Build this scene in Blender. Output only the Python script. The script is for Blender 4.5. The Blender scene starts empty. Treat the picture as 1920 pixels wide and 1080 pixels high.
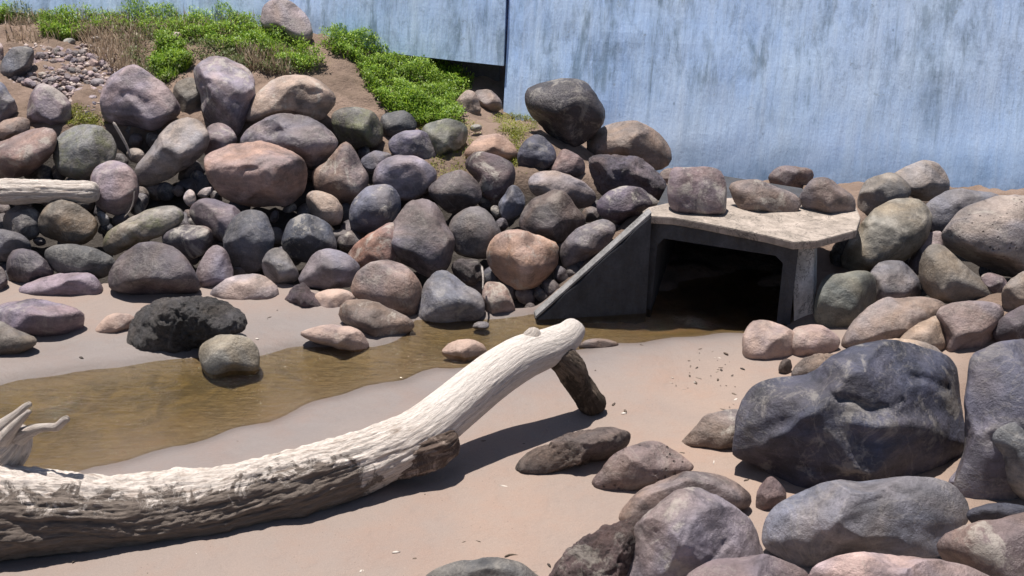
import bpy, math, random
import numpy as np
from mathutils import Vector, noise as mn
random.seed(7); rng = np.random.default_rng(7)

# ------------------------------------------------------------------ camera, light, exposure
S = bpy.context.scene
COL = S.collection
CAM_H, PITCH, F = 2.5, math.radians(22.0), 1844.0
cd = bpy.data.cameras.new('camera'); cam = bpy.data.objects.new('camera', cd); COL.objects.link(cam)
cam.location = (0, 0, CAM_H); cam.rotation_euler = (math.pi/2-PITCH, 0, 0)
cd.sensor_width = 36; cd.lens = 36*F/1920; cd.clip_end = 500; cd.clip_start = .05
S.camera = cam
SUN_DIR = np.array([-0.13, 0.15, 0.97]); SUN_DIR = SUN_DIR/np.linalg.norm(SUN_DIR)
W = bpy.data.worlds.new('World'); S.world = W; W.use_nodes = True
wn = W.node_tree.nodes; wl = W.node_tree.links
sky = wn.new('ShaderNodeTexSky'); sky.sky_type = 'NISHITA'; sky.sun_disc = False
sky.sun_elevation = math.asin(SUN_DIR[2]); sky.sun_rotation = math.atan2(SUN_DIR[0], SUN_DIR[1])
wl.new(sky.outputs[0], wn['Background'].inputs[0]); wn['Background'].inputs[1].default_value = 0.055
sd = bpy.data.lights.new('sun', 'SUN'); sd.energy = 5.0; sd.angle = math.radians(0.5); sd.color = (1, .95, .88)
sun = bpy.data.objects.new('sun', sd); COL.objects.link(sun)
sun.rotation_euler = Vector(SUN_DIR).to_track_quat('Z', 'Y').to_euler()
vs = S.view_settings; vs.view_transform = 'Standard'; vs.look = 'None'; vs.gamma = 1; vs.use_curve_mapping = False
vs.exposure = 0.62

# ------------------------------------------------------------------ projection helpers (photo pixel -> point in the place)
sp, cp = math.sin(PITCH), math.cos(PITCH)
FWD = np.array([0, cp, -sp]); UPV = np.array([0, sp, cp]); RGT = np.array([1., 0, 0]); CAMP = np.array([0, 0, CAM_H])
def rays(px, py):
    px = np.asarray(px, float); py = np.asarray(py, float)
    return FWD + ((px-960)/F)[..., None]*RGT - ((py-540)/F)[..., None]*UPV
def P(px, py, Y):
    r = rays(px, py); return CAMP + r*(Y/r[1])
def G(px, py, z=0.0):
    r = rays(px, py); return CAMP + r*((z-CAM_H)/r[2])
def depth(p): return float(np.dot(np.asarray(p)-CAMP, FWD))
def srgb(h):
    v = np.array([int(h[i:i+2], 16) for i in (0, 2, 4)])/255.
    return np.where(v < .04045, v/12.92, ((v+.055)/1.055)**2.4)
def project(v):
    d = np.asarray(v)-CAMP; z = d@FWD
    return 960+F*(d@RGT)/z, 540-F*(d@UPV)/z

# ------------------------------------------------------------------ terrain
POND = np.array([G(*p)[:2] for p in [(-260,790),(-60,745),(0,728),(120,700),(250,680),(370,672),(480,668),(560,650),(700,652),(765,625),(785,600),
    (900,600),(985,596),(1060,580),(1130,568),(1240,545),(1400,505),(1480,540),(1485,612),(1400,621),(1300,630),(1150,645),(1090,655),(940,676),
    (820,690),(760,712),(660,735),(600,748),(500,790),(430,805),(350,834),(260,852),(190,872),(60,905),(-60,940),(-300,1000)]])
def sdist(x, y, poly):
    x = np.asarray(x, float); y = np.asarray(y, float)
    d = np.full(x.shape, 1e9); ins = np.zeros(x.shape, bool); n = len(poly)
    for i in range(n):
        a = poly[i]; b = poly[(i+1) % n]; e = b-a
        t = np.clip(((x-a[0])*e[0]+(y-a[1])*e[1])/(e@e+1e-12), 0, 1)
        d = np.minimum(d, np.hypot(x-a[0]-t*e[0], y-a[1]-t*e[1]))
        c = ((a[1] > y) != (b[1] > y)) & (x < (b[0]-a[0])*(y-a[1])/(b[1]-a[1]+1e-12)+a[0]); ins ^= c
    return np.where(ins, -d, d)
ctrl = []
def cY(px, Y, z):
    p = P(px, 540, Y); ctrl.append((p[0]*Y/p[1], Y, z))
for px in (-200, 200, 500, 800): cY(px, 5.6, -.15); cY(px, 4.6, -.3)
for px in (-200, 0, 300, 600): cY(px, 6.2, .12); cY(px, 7.2, .56); cY(px, 8.3, 1.04); cY(px, 9.6, 1.40); cY(px, 10.6, 1.5)
for px in (780, 960): cY(px, 6.1, .05); cY(px, 7.1, .42); cY(px, 8.0, .70); cY(px, 8.8, .93 if px < 900 else .58); cY(px, 9.6, 1.05)
cY(690, 9.2, 1.24); cY(1080, 6.3, .22); cY(1080, 7.2, .42); cY(1090, 8.2, .46); cY(1090, 9.0, .5)
for px in (1250, 1450, 1650): cY(px, 7.1, .32); cY(px, 8.3, .14); cY(px, 9.2, .1)
cY(1250, 6.55, .46); cY(1400, 6.5, .42); cY(1580, 6.4, .40)
for px in (1560, 1700): cY(px, 5.5, .03); cY(px, 6.3, .25); cY(px, 4.6, -.02)
for px in (1880, 2050): cY(px, 6.3, .30); cY(px, 5.4, .22); cY(px, 7.3, .30); cY(px, 8.2, .12); cY(px, 4.4, .16); cY(px, 3.4, .10)
for px in (1000, 1250, 1500): cY(px, 5.0, -.25); cY(px, 3.4, -.15)
ctrl = np.array(ctrl)
def kern(r): return r
A = kern(np.hypot(ctrl[:, None, 0]-ctrl[None, :, 0], ctrl[:, None, 1]-ctrl[None, :, 1])) - 0.02*np.eye(len(ctrl))
M = np.block([[A, np.c_[np.ones(len(ctrl)), ctrl[:, :2]]], [np.c_[np.ones(len(ctrl)), ctrl[:, :2]].T, np.zeros((3, 3))]])
rbf = np.linalg.solve(M, np.r_[ctrl[:, 2], 0, 0, 0])
# culvert frame
CT = .57; CTL = .65
def CZ(px): return max(CT, min(CTL, CTL-(px-1215)/290*(CTL-CT)))
TL = G(1213, 401, CTL); TR = G(1506, 450, CT)
ex = (TR-TL)[:2]; CW = np.linalg.norm(ex); ex = ex/CW; ey = np.array([-ex[1], ex[0]])
WL = G(990, 599, .0); WR = G(1512, 612, .0)
def bank(x, y):
    xs = np.clip(x, -7, 6.5); ys = np.clip(y, 2.0, 10.8)
    out = rbf[-3]+rbf[-2]*xs+rbf[-1]*ys
    for i in range(len(ctrl)): out = out+rbf[i]*kern(np.hypot(xs-ctrl[i, 0], ys-ctrl[i, 1]))
    return out
CHAN = np.array([WL[:2]+[-.02, .1], TL[:2]+ey*.1, TL[:2]+ey*2.6, TR[:2]+ey*2.6, TR[:2]+ey*.1, WR[:2]+[-.08, -.02], G(1300, 632)[:2], G(1050, 640)[:2]])
def Hcomp(x, y):
    s = sdist(x, y, POND)
    s = s+.022*(np.sin(4.3*x+2.1*y)+np.sin(7.7*x-5.1*y+1)+.6*np.sin(15*x+9*y+2))*np.exp(-np.abs(s)/.5)
    sand = np.where(s > 0, .045*(1-np.exp(-s/.22))+.012*np.clip(s, 0, 2), -.10*(1-np.exp(s/.25)))
    sand = sand + .006*np.sin(x*2.1+y*1.3)*np.sin(y*2.7-x)*np.clip(s*4, 0, 1)
    b = bank(x, y)
    k = .05
    h = np.maximum(sand, b)+k*np.exp(-np.abs(sand-b)/k)*.5*np.clip(s*3, 0, 1)
    c = sdist(x, y, CHAN)
    w = np.clip(-c/.05+.2, 0, 1)
    h = np.where(c < .02, np.minimum(h, h*(1-w)+w*np.minimum(sand, .02)), h)
    return h, s, b-sand
def H(x, y): return Hcomp(np.asarray(x, float), np.asarray(y, float))[0]
# cached height grid for ray marching
GX = np.arange(-7.5, 7.5, .05); GY = np.arange(1.2, 11.2, .05)
HG = H(*np.meshgrid(GX, GY))
def Hq(x, y):
    fx = np.clip((np.asarray(x)-GX[0])/.05, 0, len(GX)-1.001); fy = np.clip((np.asarray(y)-GY[0])/.05, 0, len(GY)-1.001)
    i = fx.astype(int); j = fy.astype(int); u = fx-i; v = fy-j
    return (HG[j, i]*(1-u)+HG[j, i+1]*u)*(1-v)+(HG[j+1, i]*(1-u)+HG[j+1, i+1]*u)*v
def hit(px, py, lift=0.0):
    r = rays(px, py).reshape(-1, 3); t = np.full(len(r), 2.2); done = np.zeros(len(r), bool)
    for _ in range(500):
        p = CAMP+r*t[:, None]
        done |= (p[:, 2] <= Hq(p[:, 0], p[:, 1])+lift) | (t > 11.5)
        if done.all(): break
        t = np.where(done, t, t+.018)
    return CAMP+r*t[:, None]

# ------------------------------------------------------------------ object helpers
def tag(o, label=None, cat=None, group=None, kind=None):
    if label: o['label'] = label
    if cat: o['category'] = cat
    if group: o['group'] = group
    if kind: o['kind'] = kind
    return o
def empty(name, loc):
    o = bpy.data.objects.new(name, None); COL.objects.link(o); o.location = Vector(loc); o.empty_display_size = .1; return o
def mesh(name, verts, faces, mat, loc=(0, 0, 0), parent=None, smooth=True):
    me = bpy.data.meshes.new(name)
    v = np.asarray(verts, float)-np.asarray(loc)
    if isinstance(faces, np.ndarray):
        n, k = faces.shape
        me.vertices.add(len(v)); me.vertices.foreach_set('co', v.ravel())
        me.loops.add(n*k); me.loops.foreach_set('vertex_index', faces.ravel().astype(np.int32))
        me.polygons.add(n); me.polygons.foreach_set('loop_start', (np.arange(n)*k).astype(np.int32)); me.update(calc_edges=True)
    else:
        me.from_pydata(v.tolist(), [], faces)
    me.materials.append(mat)
    if smooth: me.polygons.foreach_set('use_smooth', [True]*len(me.polygons))
    me.validate()
    o = bpy.data.objects.new(name, me); COL.objects.link(o)
    if parent is not None:
        o.parent = parent; o.location = Vector(loc)-Vector(parent.location)
    else: o.location = Vector(loc)
    return o
def fattr(me, name, vals):
    a = me.attributes.new(name, 'FLOAT', 'POINT'); a.data.foreach_set('value', np.asarray(vals, np.float32))
def prism(name, mat, bottom, top, parent=None, loc=(0, 0, 0), bevel=.008):
    """bottom/top: matching rings of 3D points"""
    n = len(bottom); v = np.array(list(bottom)+list(top))
    f = [tuple(range(n))[::-1], tuple(range(n, 2*n))]+[(i, (i+1) % n, n+(i+1) % n, n+i) for i in range(n)]
    o = mesh(name, v, f, mat, loc, parent, smooth=False)
    import bmesh
    bm = bmesh.new(); bm.from_mesh(o.data); bmesh.ops.recalc_face_normals(bm, faces=bm.faces)
    if bevel: bmesh.ops.bevel(bm, geom=bm.edges[:]+bm.verts[:], offset=bevel, segments=2, affect='EDGES', profile=.6)
    bm.to_mesh(o.data); bm.free()
    return o

# ------------------------------------------------------------------ materials
def newmat(name):
    m = bpy.data.materials.new(name); m.use_nodes = True
    nt = m.node_tree; return m, nt, nt.nodes, nt.links, nt.nodes['Principled BSDF']
class N:
    """small node-building helper"""
    def __init__(s, nt): s.nt = nt
    def coord(s, kind='Object', scale=(1, 1, 1), rand=False):
        c = s.nt.nodes.new('ShaderNodeTexCoord'); m = s.nt.nodes.new('ShaderNodeMapping'); m.inputs['Scale'].default_value = scale
        s.nt.links.new(c.outputs[kind], m.inputs[0])
        if rand:
            oi = s.nt.nodes.new('ShaderNodeObjectInfo'); v = s.nt.nodes.new('ShaderNodeVectorMath'); v.operation = 'SCALE'
            cb = s.nt.nodes.new('ShaderNodeCombineXYZ')
            for i in range(3): s.nt.links.new(oi.outputs['Random'], cb.inputs[i])
            s.nt.links.new(cb.outputs[0], v.inputs[0]); v.inputs['Scale'].default_value = 37.0
            s.nt.links.new(v.outputs[0], m.inputs['Location'])
        return m.outputs[0]
    def noise(s, vec, scale, detail=4, rough=.55, dist=0):
        n = s.nt.nodes.new('ShaderNodeTexNoise'); n.inputs['Scale'].default_value = scale; n.inputs['Detail'].default_value = detail
        n.inputs['Roughness'].default_value = rough; n.inputs['Distortion'].default_value = dist
        s.nt.links.new(vec, n.inputs['Vector']); return n.outputs['Fac']
    def voro(s, vec, scale, out='Distance'):
        n = s.nt.nodes.new('ShaderNodeTexVoronoi'); n.inputs['Scale'].default_value = scale
        s.nt.links.new(vec, n.inputs['Vector']); return n.outputs[out]
    def ramp(s, fac, stops):
        r = s.nt.nodes.new('ShaderNodeValToRGB'); cr = r.color_ramp
        while len(cr.elements) < len(stops): cr.elements.new(.5)
        for e, (p, c) in zip(cr.elements, stops):
            e.position = p; e.color = (c, c, c, 1) if not hasattr(c, '__len__') else (*c, 1)
        s.nt.links.new(fac, r.inputs[0]); return r.outputs[0]
    def mix(s, fac, a, b, mode='MIX'):
        m = s.nt.nodes.new('ShaderNodeMix'); m.data_type = 'RGBA'; m.blend_type = mode
        for inp, val in ((m.inputs[0], fac), (m.inputs[6], a), (m.inputs[7], b)):
            if isinstance(val, (int, float)): inp.default_value = val
            elif isinstance(val, (tuple, list, np.ndarray)): inp.default_value = (*val, 1)
            else: s.nt.links.new(val, inp)
        return m.outputs[2]
    def math(s, op, a, b=0.0):
        m = s.nt.nodes.new('ShaderNodeMath'); m.operation = op
        for inp, val in ((m.inputs[0], a), (m.inputs[1], b)):
            if isinstance(val, (int, float)): inp.default_value = val
            else: s.nt.links.new(val, inp)
        return m.outputs[0]
    def attr(s, name):
        a = s.nt.nodes.new('ShaderNodeAttribute'); a.attribute_name = name; return a.outputs['Fac']
    def bump(s, h, strength, dist, prev=None):
        b = s.nt.nodes.new('ShaderNodeBump'); b.inputs['Strength'].default_value = strength; b.inputs['Distance'].default_value = dist
        s.nt.links.new(h, b.inputs['Height'])
        if prev is not None: s.nt.links.new(prev, b.inputs['Normal'])
        return b.outputs[0]

def rock_material(name, kind):
    m, nt, nd, lk, bs = newmat(name); n = N(nt)
    oi = nd.new('ShaderNodeObjectInfo'); v = n.coord('Object', rand=True)
    big = n.ramp(n.noise(v, 3.2, 4, .6, .8), [(.3, .55), (.5, .98), (.72, 1.40)])
    mid = n.ramp(n.noise(v, 13, 6, .65, .4), [(.3, .8), (.7, 1.18)])
    fine = n.ramp(n.noise(v, 90, 3, .7), [(.3, .84), (.7, 1.14)])
    c = n.mix(1, oi.outputs['Color'], big, 'MULTIPLY'); c = n.mix(1, c, mid, 'MULTIPLY'); c = n.mix(1, c, fine, 'MULTIPLY')
    vb = n.coord('Object', (1.2, .8, 5), rand=True)
    c = n.mix(1, c, n.ramp(n.noise(vb, 3.0, 6, .65, .5), [(.36, .74), (.62, 1.2)]), 'MULTIPLY')
    # warm / cool mineral drift
    drift = n.ramp(n.noise(v, 2.1, 3, .5, 1.2), [(.38, (.92, .96, 1.10)), (.62, (1.16, 1.0, .86))])
    c = n.mix(.75, c, n.mix(1, c, drift, 'MULTIPLY'))
    # pale salt / lichen blotches with ragged edges
    salt = n.ramp(n.noise(v, 5.5, 8, .72, .5), [(.53, 0.), (.60, .6)])
    saltm = n.mix(1, salt, n.ramp(oi.outputs['Random'], [(.3, 0.), (.9, 1.)]), 'MULTIPLY')
    c = n.mix(saltm, c, (.42, .38, .33))
    dkb = n.ramp(n.noise(v, 4.3, 9, .74, .4), [(.39, .6), (.46, 0.)]); c = n.mix(dkb, c, n.mix(1, c, (.32, .32, .36), 'MULTIPLY'))
    vein = n.ramp(n.math('ABSOLUTE', n.math('SUBTRACT', n.noise(v, 2.3, 5, .6, 1.4), .5)), [(.0, .16), (.014, 0.)]); c = n.mix(vein, c, (.40, .36, .32))
    h = n.noise(v, 12, 9, .72)
    nb = n.bump(h, .75, .03)
    if kind == 'pitted':
        pv = n.voro(v, 30); pit = n.ramp(pv, [(.10, 0.), (.22, 1.)])
        gate = n.ramp(n.noise(v, 7, 2), [(.47, 1.), (.56, 0.)])
        pit2 = n.math('MAXIMUM', pit, gate)
        nb = n.bump(pit2, .9, .012, nb); c = n.mix(pit2, n.mix(1, c, (.35, .33, .33), 'MULTIPLY'), c)
    elif kind == 'craggy':
        cr = n.noise(v, 26, 10, .8, 1.0); nb = n.bump(cr, 1, .03, nb)
        c = n.mix(n.ramp(cr, [(.36, 1.), (.5, 0.)]), c, n.mix(1, c, (.3, .26, .28), 'MULTIPLY'))
        c = n.mix(n.ramp(cr, [(.6, 0.), (.7, .5)]), c, (.4, .37, .3))
    elif kind == 'mossy':
        g = n.ramp(n.noise(v, 6, 7, .75), [(.48, 0.), (.66, .7)]); c = n.mix(g, c, (.13, .135, .05))
    elif kind == 'sandy':
        g = n.ramp(n.noise(v, 5, 6, .7), [(.35, .15), (.62, .9)]); c = n.mix(g, c, (.44, .31, .25))
    fb = n.noise(v, 140, 3, .6); nb = n.bump(fb, .25, .003, nb)
    lk.new(c, bs.inputs['Base Color']); lk.new(nb, bs.inputs['Normal'])
    rr = n.ramp(n.noise(v, 8, 4), [(.3, .40), (.7, .72)]); lk.new(rr, bs.inputs['Roughness'])
    bs.inputs['Specular IOR Level'].default_value = .5
    return m
RM = {k: rock_material({'smooth': 'water_worn_stone', 'pitted': 'pitted_volcanic_stone', 'craggy': 'craggy_stone',
      'mossy': 'mossy_stone', 'sandy': 'sand_dusted_stone'}[k], k) for k in ('smooth', 'pitted', 'craggy', 'mossy', 'sandy')}

def ground_material():
    m, nt, nd, lk, bs = newmat('sand_and_soil'); n = N(nt); v = n.coord('Object')
    wet, soil, bed, pile_shade = n.attr('wet'), n.attr('soil'), n.attr('bed'), n.attr('pile_shade')
    dry = n.mix(n.ramp(n.noise(v, 1.6, 5, .6, .6), [(.35, 0.), (.65, 1.)]), (.275, .208, .172), (.245, .193, .167))
    wetc = n.mix(n.noise(v, 2.2, 3), (.178, .155, .150), (.20, .168, .155))
    c = n.mix(wet, dry, wetc)
    c = n.mix(n.ramp(n.noise(v, 3.0, 6, .7), [(.45, 0.), (.7, .5)]), c, n.mix(1, c, (1.08, .9, .8), 'MULTIPLY'))
    bedc = n.mix(n.ramp(n.noise(v, 4.5, 5, .6, 1.5), [(.38, 0.), (.6, 1.)]), (.145, .108, .05), (.07, .052, .024))
    c = n.mix(bed, c, bedc)
    grain = n.ramp(n.noise(v, 260, 2, .7), [(.3, .88), (.7, 1.1)]); c = n.mix(1, c, grain, 'MULTIPLY')
    fleck = n.ramp(n.voro(v, 34), [(.04, .25), (.08, 1.)]); fg = n.ramp(n.noise(v, 6, 4), [(.50, 1.), (.60, 0.)])
    c = n.mix(1, c, n.math('MAXIMUM', fleck, fg), 'MULTIPLY')
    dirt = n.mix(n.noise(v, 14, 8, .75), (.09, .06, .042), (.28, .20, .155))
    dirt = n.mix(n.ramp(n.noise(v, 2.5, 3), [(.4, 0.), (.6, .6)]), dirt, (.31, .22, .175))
    dirt = n.mix(n.attr('pile_shade'), dirt, n.mix(n.noise(v, 20, 8, .7), (.03, .026, .024), (.085, .07, .06)))  # soil darkened across the boulder pile: shade of its gaps put into the colour
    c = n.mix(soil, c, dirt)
    c = n.mix(n.math('MULTIPLY', n.attr('margin'), .7), c, n.mix(1, c, (.55, .52, .50), 'MULTIPLY'))
    lk.new(c, bs.inputs['Base Color'])
    r = n.math('SUBTRACT', .92, n.math('MULTIPLY', wet, .38)); lk.new(r, bs.inputs['Roughness'])
    nb = n.bump(n.noise(v, 3.0, 6, .55), .6, .05)
    nb = n.bump(n.noise(v, 14, 7, .7), .5, .02, nb); nb = n.bump(n.ramp(n.voro(v, 7), [(.0, 0.), (.25, 1.)]), .25, .015, nb)
    nb = n.bump(n.noise(v, 240, 2, .6), .3, .002, nb)
    nb = n.bump(n.math('MULTIPLY', n.noise(v, 22, 8, .75), soil), .8, .05, nb)
    lk.new(nb, bs.inputs['Normal']); bs.inputs['Specular IOR Level'].default_value = .3
    return m
def wall_material():
    m, nt, nd, lk, bs = newmat('weathered_blue_paint'); n = N(nt); v = n.coord('Object')
    vs1 = n.coord('Object', (5.0, 1, .55)); vs2 = n.coord('Object', (16, 1, 1.3)); vs3 = n.coord('Object', (2.2, 1, 1.2))
    base = n.mix(n.ramp(n.noise(v, 1.3, 5, .6), [(.3, 0.), (.7, 1.)]), (.45, .64, .985), (.60, .76, .995))
    base = n.mix(n.ramp(n.noise(vs1, 1.5, 5, .7), [(.45, 0.), (.75, .55)]), base, (.70, .84, .99))
    hgt = nd.new('ShaderNodeSeparateXYZ'); lk.new(v, hgt.inputs[0])
    z = hgt.outputs[2]
    up = n.ramp(z, [(.25, .10), (.62, .40), (.95, 1.)])
    st1 = n.ramp(n.noise(n.coord('Object', (3.2, 1, .7)), 1.6, 7, .72, .5), [(.49, 0.), (.68, .9)]); st2 = n.ramp(n.noise(vs2, .9, 5, .62, .3), [(.54, 0.), (.70, .6)])
    patch = n.ramp(n.noise(vs3, 2.4, 4, .6), [(.36, .0), (.58, 1.)])
    mould = n.math('MULTIPLY', n.math('MULTIPLY', n.math('ADD', st1, st2), patch), up)
    c = n.mix(n.math('MINIMUM', mould, .60), base, (.10, .17, .22))
    spot = n.ramp(n.voro(n.coord('Object', (1, 1, .6)), 5.5), [(.03, 1.), (.07, 0.)])
    wh = n.ramp(n.noise(n.coord('Object', (9, 1, .35)), 1.3, 4, .6), [(.54, 0.), (.72, .25)]); c = n.mix(wh, c, (.74, .82, .95))
    ch = n.ramp(n.noise(v, 1.1, 8, .68, .6), [(.48, 0.), (.70, .45)]); c = n.mix(ch, c, (.64, .77, .98))
    tm = n.math('MULTIPLY', n.ramp(z, [(.72, 0.), (1.0, .45)]), n.ramp(n.noise(n.coord('Object', (2.6, 1, 1.1)), 3.2, 8, .75, .4), [(.50, 0.), (.62, .8)])); c = n.mix(tm, c, (.14, .20, .27))
    c = n.mix(n.math('MULTIPLY', spot, n.ramp(n.noise(v, 2, 2), [(.45, 0.), (.6, .7)])), c, (.10, .16, .24))
    low = n.ramp(n.math('ADD', z, n.math('MULTIPLY', n.noise(v, 3, 5), .25)), [(.30, .85), (.66, 0.)])  # dark band at the wall base: its shadow line painted into the colour
    c = n.mix(n.math('MULTIPLY', low, n.ramp(n.noise(v, 5, 6, .7), [(.3, .4), (.65, 1.)])), c, (.13, .24, .40))
    # flaked paint
    fl = n.ramp(n.noise(v, 7.5, 9, .75), [(.62, 0.), (.66, .55)])
    c = n.mix(n.math('MULTIPLY', fl, up), c, (.30, .36, .42))
    lk.new(c, bs.inputs['Base Color']); bs.inputs['Roughness'].default_value = .75
    nb = n.bump(n.noise(vs1, 3, 6, .6), .4, .03); nb = n.bump(n.noise(v, 40, 5, .7), .3, .006, nb); lk.new(nb, bs.inputs['Normal'])
    return m
def concrete_material():
    m, nt, nd, lk, bs = newmat('stained_concrete'); n = N(nt); v = n.coord('Object')
    oi = nd.new('ShaderNodeObjectInfo')
    c = n.mix(1, oi.outputs['Color'], n.ramp(n.noise(v, 6, 8, .7, .6), [(.3, .62), (.7, 1.2)]), 'MULTIPLY')
    c = n.mix(1, c, n.ramp(n.noise(v, 60, 4, .7), [(.3, .8), (.7, 1.15)]), 'MULTIPLY')
    pit = n.ramp(n.voro(v, 26), [(.06, .4), (.13, 1.)]); gate = n.ramp(n.noise(v, 5, 3), [(.5, 1.), (.58, 0.)])
    c = n.mix(1, c, n.math('MAXIMUM', pit, gate), 'MULTIPLY')
    crk = n.ramp(n.math('ABSOLUTE', n.math('SUBTRACT', n.noise(v, 3.1, 6, .65, 1.2), .5)), [(.0, .75), (.012, 0.)]); c = n.mix(crk, c, (.05, .045, .04))
    stn = n.ramp(n.noise(n.coord('Object', (4, 4, .8)), 2.2, 6, .7), [(.42, 0.), (.62, .6)]); c = n.mix(stn, c, n.mix(1, c, (.5, .5, .48), 'MULTIPLY'))
    lk.new(c, bs.inputs['Base Color']); bs.inputs['Roughness'].default_value = .85
    lk.new(n.bump(n.noise(v, 30, 8, .75), .7, .015), bs.inputs['Normal']); return m
def water_material():
    m, nt, nd, lk, bs = newmat('shallow_brown_water'); n = N(nt); nd.remove(bs)
    out = nd['Material Output']; tr = nd.new('ShaderNodeBsdfTransparent'); gl = nd.new('ShaderNodeBsdfGlossy'); mx = nd.new('ShaderNodeMixShader')
    fr = nd.new('ShaderNodeFresnel'); fr.inputs[0].default_value = 1.33
    v = n.coord('Object', (1, 3.6, 1)); v2 = n.coord('Object', (1, 3., 1))
    nb = n.bump(n.noise(v, 9, 4, .6, .8), 1, .022); nb = n.bump(n.noise(v2, 26, 3, .6), .7, .007, nb)
    lk.new(nb, gl.inputs['Normal']); lk.new(nb, fr.inputs['Normal'])
    tr.inputs[0].default_value = (.80, .73, .56, 1); gl.inputs['Roughness'].default_value = .04
    lk.new(fr.outputs[0], mx.inputs[0]); lk.new(tr.outputs[0], mx.inputs[1]); lk.new(gl.outputs[0], mx.inputs[2]); lk.new(mx.outputs[0], out.inputs[0])
    return m
def wood_material(name, pale, dark, bark, barky=1.0):
    m, nt, nd, lk, bs = newmat(name); n = N(nt)
    uv = n.coord('UV'); gs = n.coord('UV', (3.5, 22, 1)); gf = n.coord('UV', (9, 90, 1)); v = n.coord('Object')
    fibre = n.noise(gf, 1.6, 5, .65, .3); grain = n.noise(gs, 1.8, 7, .7, .7)
    c = n.mix(n.ramp(fibre, [(.35, 0.), (.62, 1.)]), n.mix(.5, pale, dark), pale)
    soft = n.math('MAXIMUM', 0.0, n.math('MINIMUM', 1.0, n.math('ADD', 1.35, n.math('MULTIPLY', n.attr('bark'), 1.6))))
    pale = n.mix(soft, (.78, .72, .68), pale)
    c = n.mix(soft, n.mix(.75, c, pale), c)
    c = n.mix(n.math('MULTIPLY', soft, n.ramp(grain, [(.36, .65), (.46, 0.)])), c, dark)
    c = n.mix(n.ramp(n.noise(v, 32, 6, .75, .5), [(.34, .45), (.45, 0.)]), c, n.mix(.4, dark, pale))
    bk = n.attr('bark')
    edge = n.noise(v, 11, 10, .78, .8)
    mask = n.ramp(n.math('ADD', n.math('MULTIPLY', bk, barky), n.math('MULTIPLY', n.math('SUBTRACT', edge, .5), 1.9)), [(.44, 0.), (.56, 1.)])
    bc = n.mix(n.noise(gs, 3.3, 8, .75, .5), n.mix(.7, bark, (.02, .015, .012)), n.mix(.35, bark, pale))
    c = n.mix(mask, c, bc)
    lk.new(c, bs.inputs['Base Color']); bs.inputs['Roughness'].default_value = .8; bs.inputs['Specular IOR Level'].default_value = .2
    nb = n.bump(grain, .8, .03); nb = n.bump(fibre, .5, .008, nb); nb = n.bump(n.noise(gs, 2.5, 9, .8, 1.2), .7, .02, nb); nb = n.bump(n.math('MULTIPLY', mask, n.noise(gs, 4, 8, .8)), .8, .02, nb)
    lk.new(nb, bs.inputs['Normal']); return m
def leaf_material(name, a, b, trans=.35):
    m, nt, nd, lk, bs = newmat(name); n = N(nt)
    g = nd.new('ShaderNodeNewGeometry'); c = n.mix(g.outputs['Random Per Island'], a, b)
    lk.new(n.mix(1, c, n.ramp(n.noise(n.coord('Object'), 6, 3), [(.35, .7), (.65, 1.2)]), 'MULTIPLY'), bs.inputs['Base Color'])
    bs.inputs['Roughness'].default_value = .55
    out = nd['Material Output']; t = nd.new('ShaderNodeBsdfTranslucent'); mx = nd.new('ShaderNodeMixShader'); mx.inputs[0].default_value = trans
    lk.new(c, t.inputs[0]); lk.new(bs.outputs[0], mx.inputs[1]); lk.new(t.outputs[0], mx.inputs[2]); lk.new(mx.outputs[0], out.inputs[0]); return m

# ------------------------------------------------------------------ ground
gx = np.r_[-60, -35, -20, -12, -9, np.arange(-7.4, 7.4, .045), 9, 12, 20, 35, 60]
gy = np.r_[-40, -20, -8, -3, 0, np.arange(1.3, 11, .045), 12.5, 16, 25, 40, 60]
X, Y = np.meshgrid(gx, gy); Z, SD, BD = Hcomp(X, Y)
nx, ny = len(gx), len(gy)
rough = np.array([mn.fractal(Vector((x*5, y*5, 0)), 1.0, 2.0, 4) for x, y in zip(X.ravel(), Y.ravel())]).reshape(X.shape)
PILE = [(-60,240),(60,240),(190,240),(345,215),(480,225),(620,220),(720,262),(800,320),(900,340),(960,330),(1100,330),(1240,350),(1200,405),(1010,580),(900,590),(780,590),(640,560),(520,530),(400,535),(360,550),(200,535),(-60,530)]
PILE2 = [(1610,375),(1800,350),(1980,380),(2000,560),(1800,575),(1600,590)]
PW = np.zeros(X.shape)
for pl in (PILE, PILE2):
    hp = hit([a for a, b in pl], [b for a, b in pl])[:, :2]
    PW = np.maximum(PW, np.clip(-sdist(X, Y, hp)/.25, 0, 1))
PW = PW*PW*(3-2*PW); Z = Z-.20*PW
soil = np.clip((BD)/.08, 0, 1); rough2 = np.array([mn.fractal(Vector((x*2.2, y*2.2, 5)), .9, 2.2, 5) for x, y in zip(X.ravel(), Y.ravel())]).reshape(X.shape)
Z = Z+rough*.045*soil+(rough*.004+rough2*.012)*np.clip(SD*3, .0, 1)
ii = np.arange(nx*ny).reshape(ny, nx)
quads = np.stack([ii[:-1, :-1], ii[:-1, 1:], ii[1:, 1:], ii[1:, :-1]], -1).reshape(-1, 4)
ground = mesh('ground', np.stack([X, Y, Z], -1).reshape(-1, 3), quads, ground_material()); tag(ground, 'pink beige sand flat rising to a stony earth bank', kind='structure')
fattr(ground.data, 'soil', soil.ravel())
leftish = np.clip((.7-X+.5*(Y-3.6))/1.3, 0, 1)
fattr(ground.data, 'wet', np.clip(np.exp(-np.clip(SD, 0, 9)/.30)*1.0+.75*leftish*np.exp(-np.clip(SD, 0, 9)/1.6), 0, 1).ravel())
fattr(ground.data, 'margin', (np.exp(-(np.clip(SD-.01, 0, 9)/.07)**2)*(soil < .5)*np.clip(1+SD/.05, 0, 1)).ravel())
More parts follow.
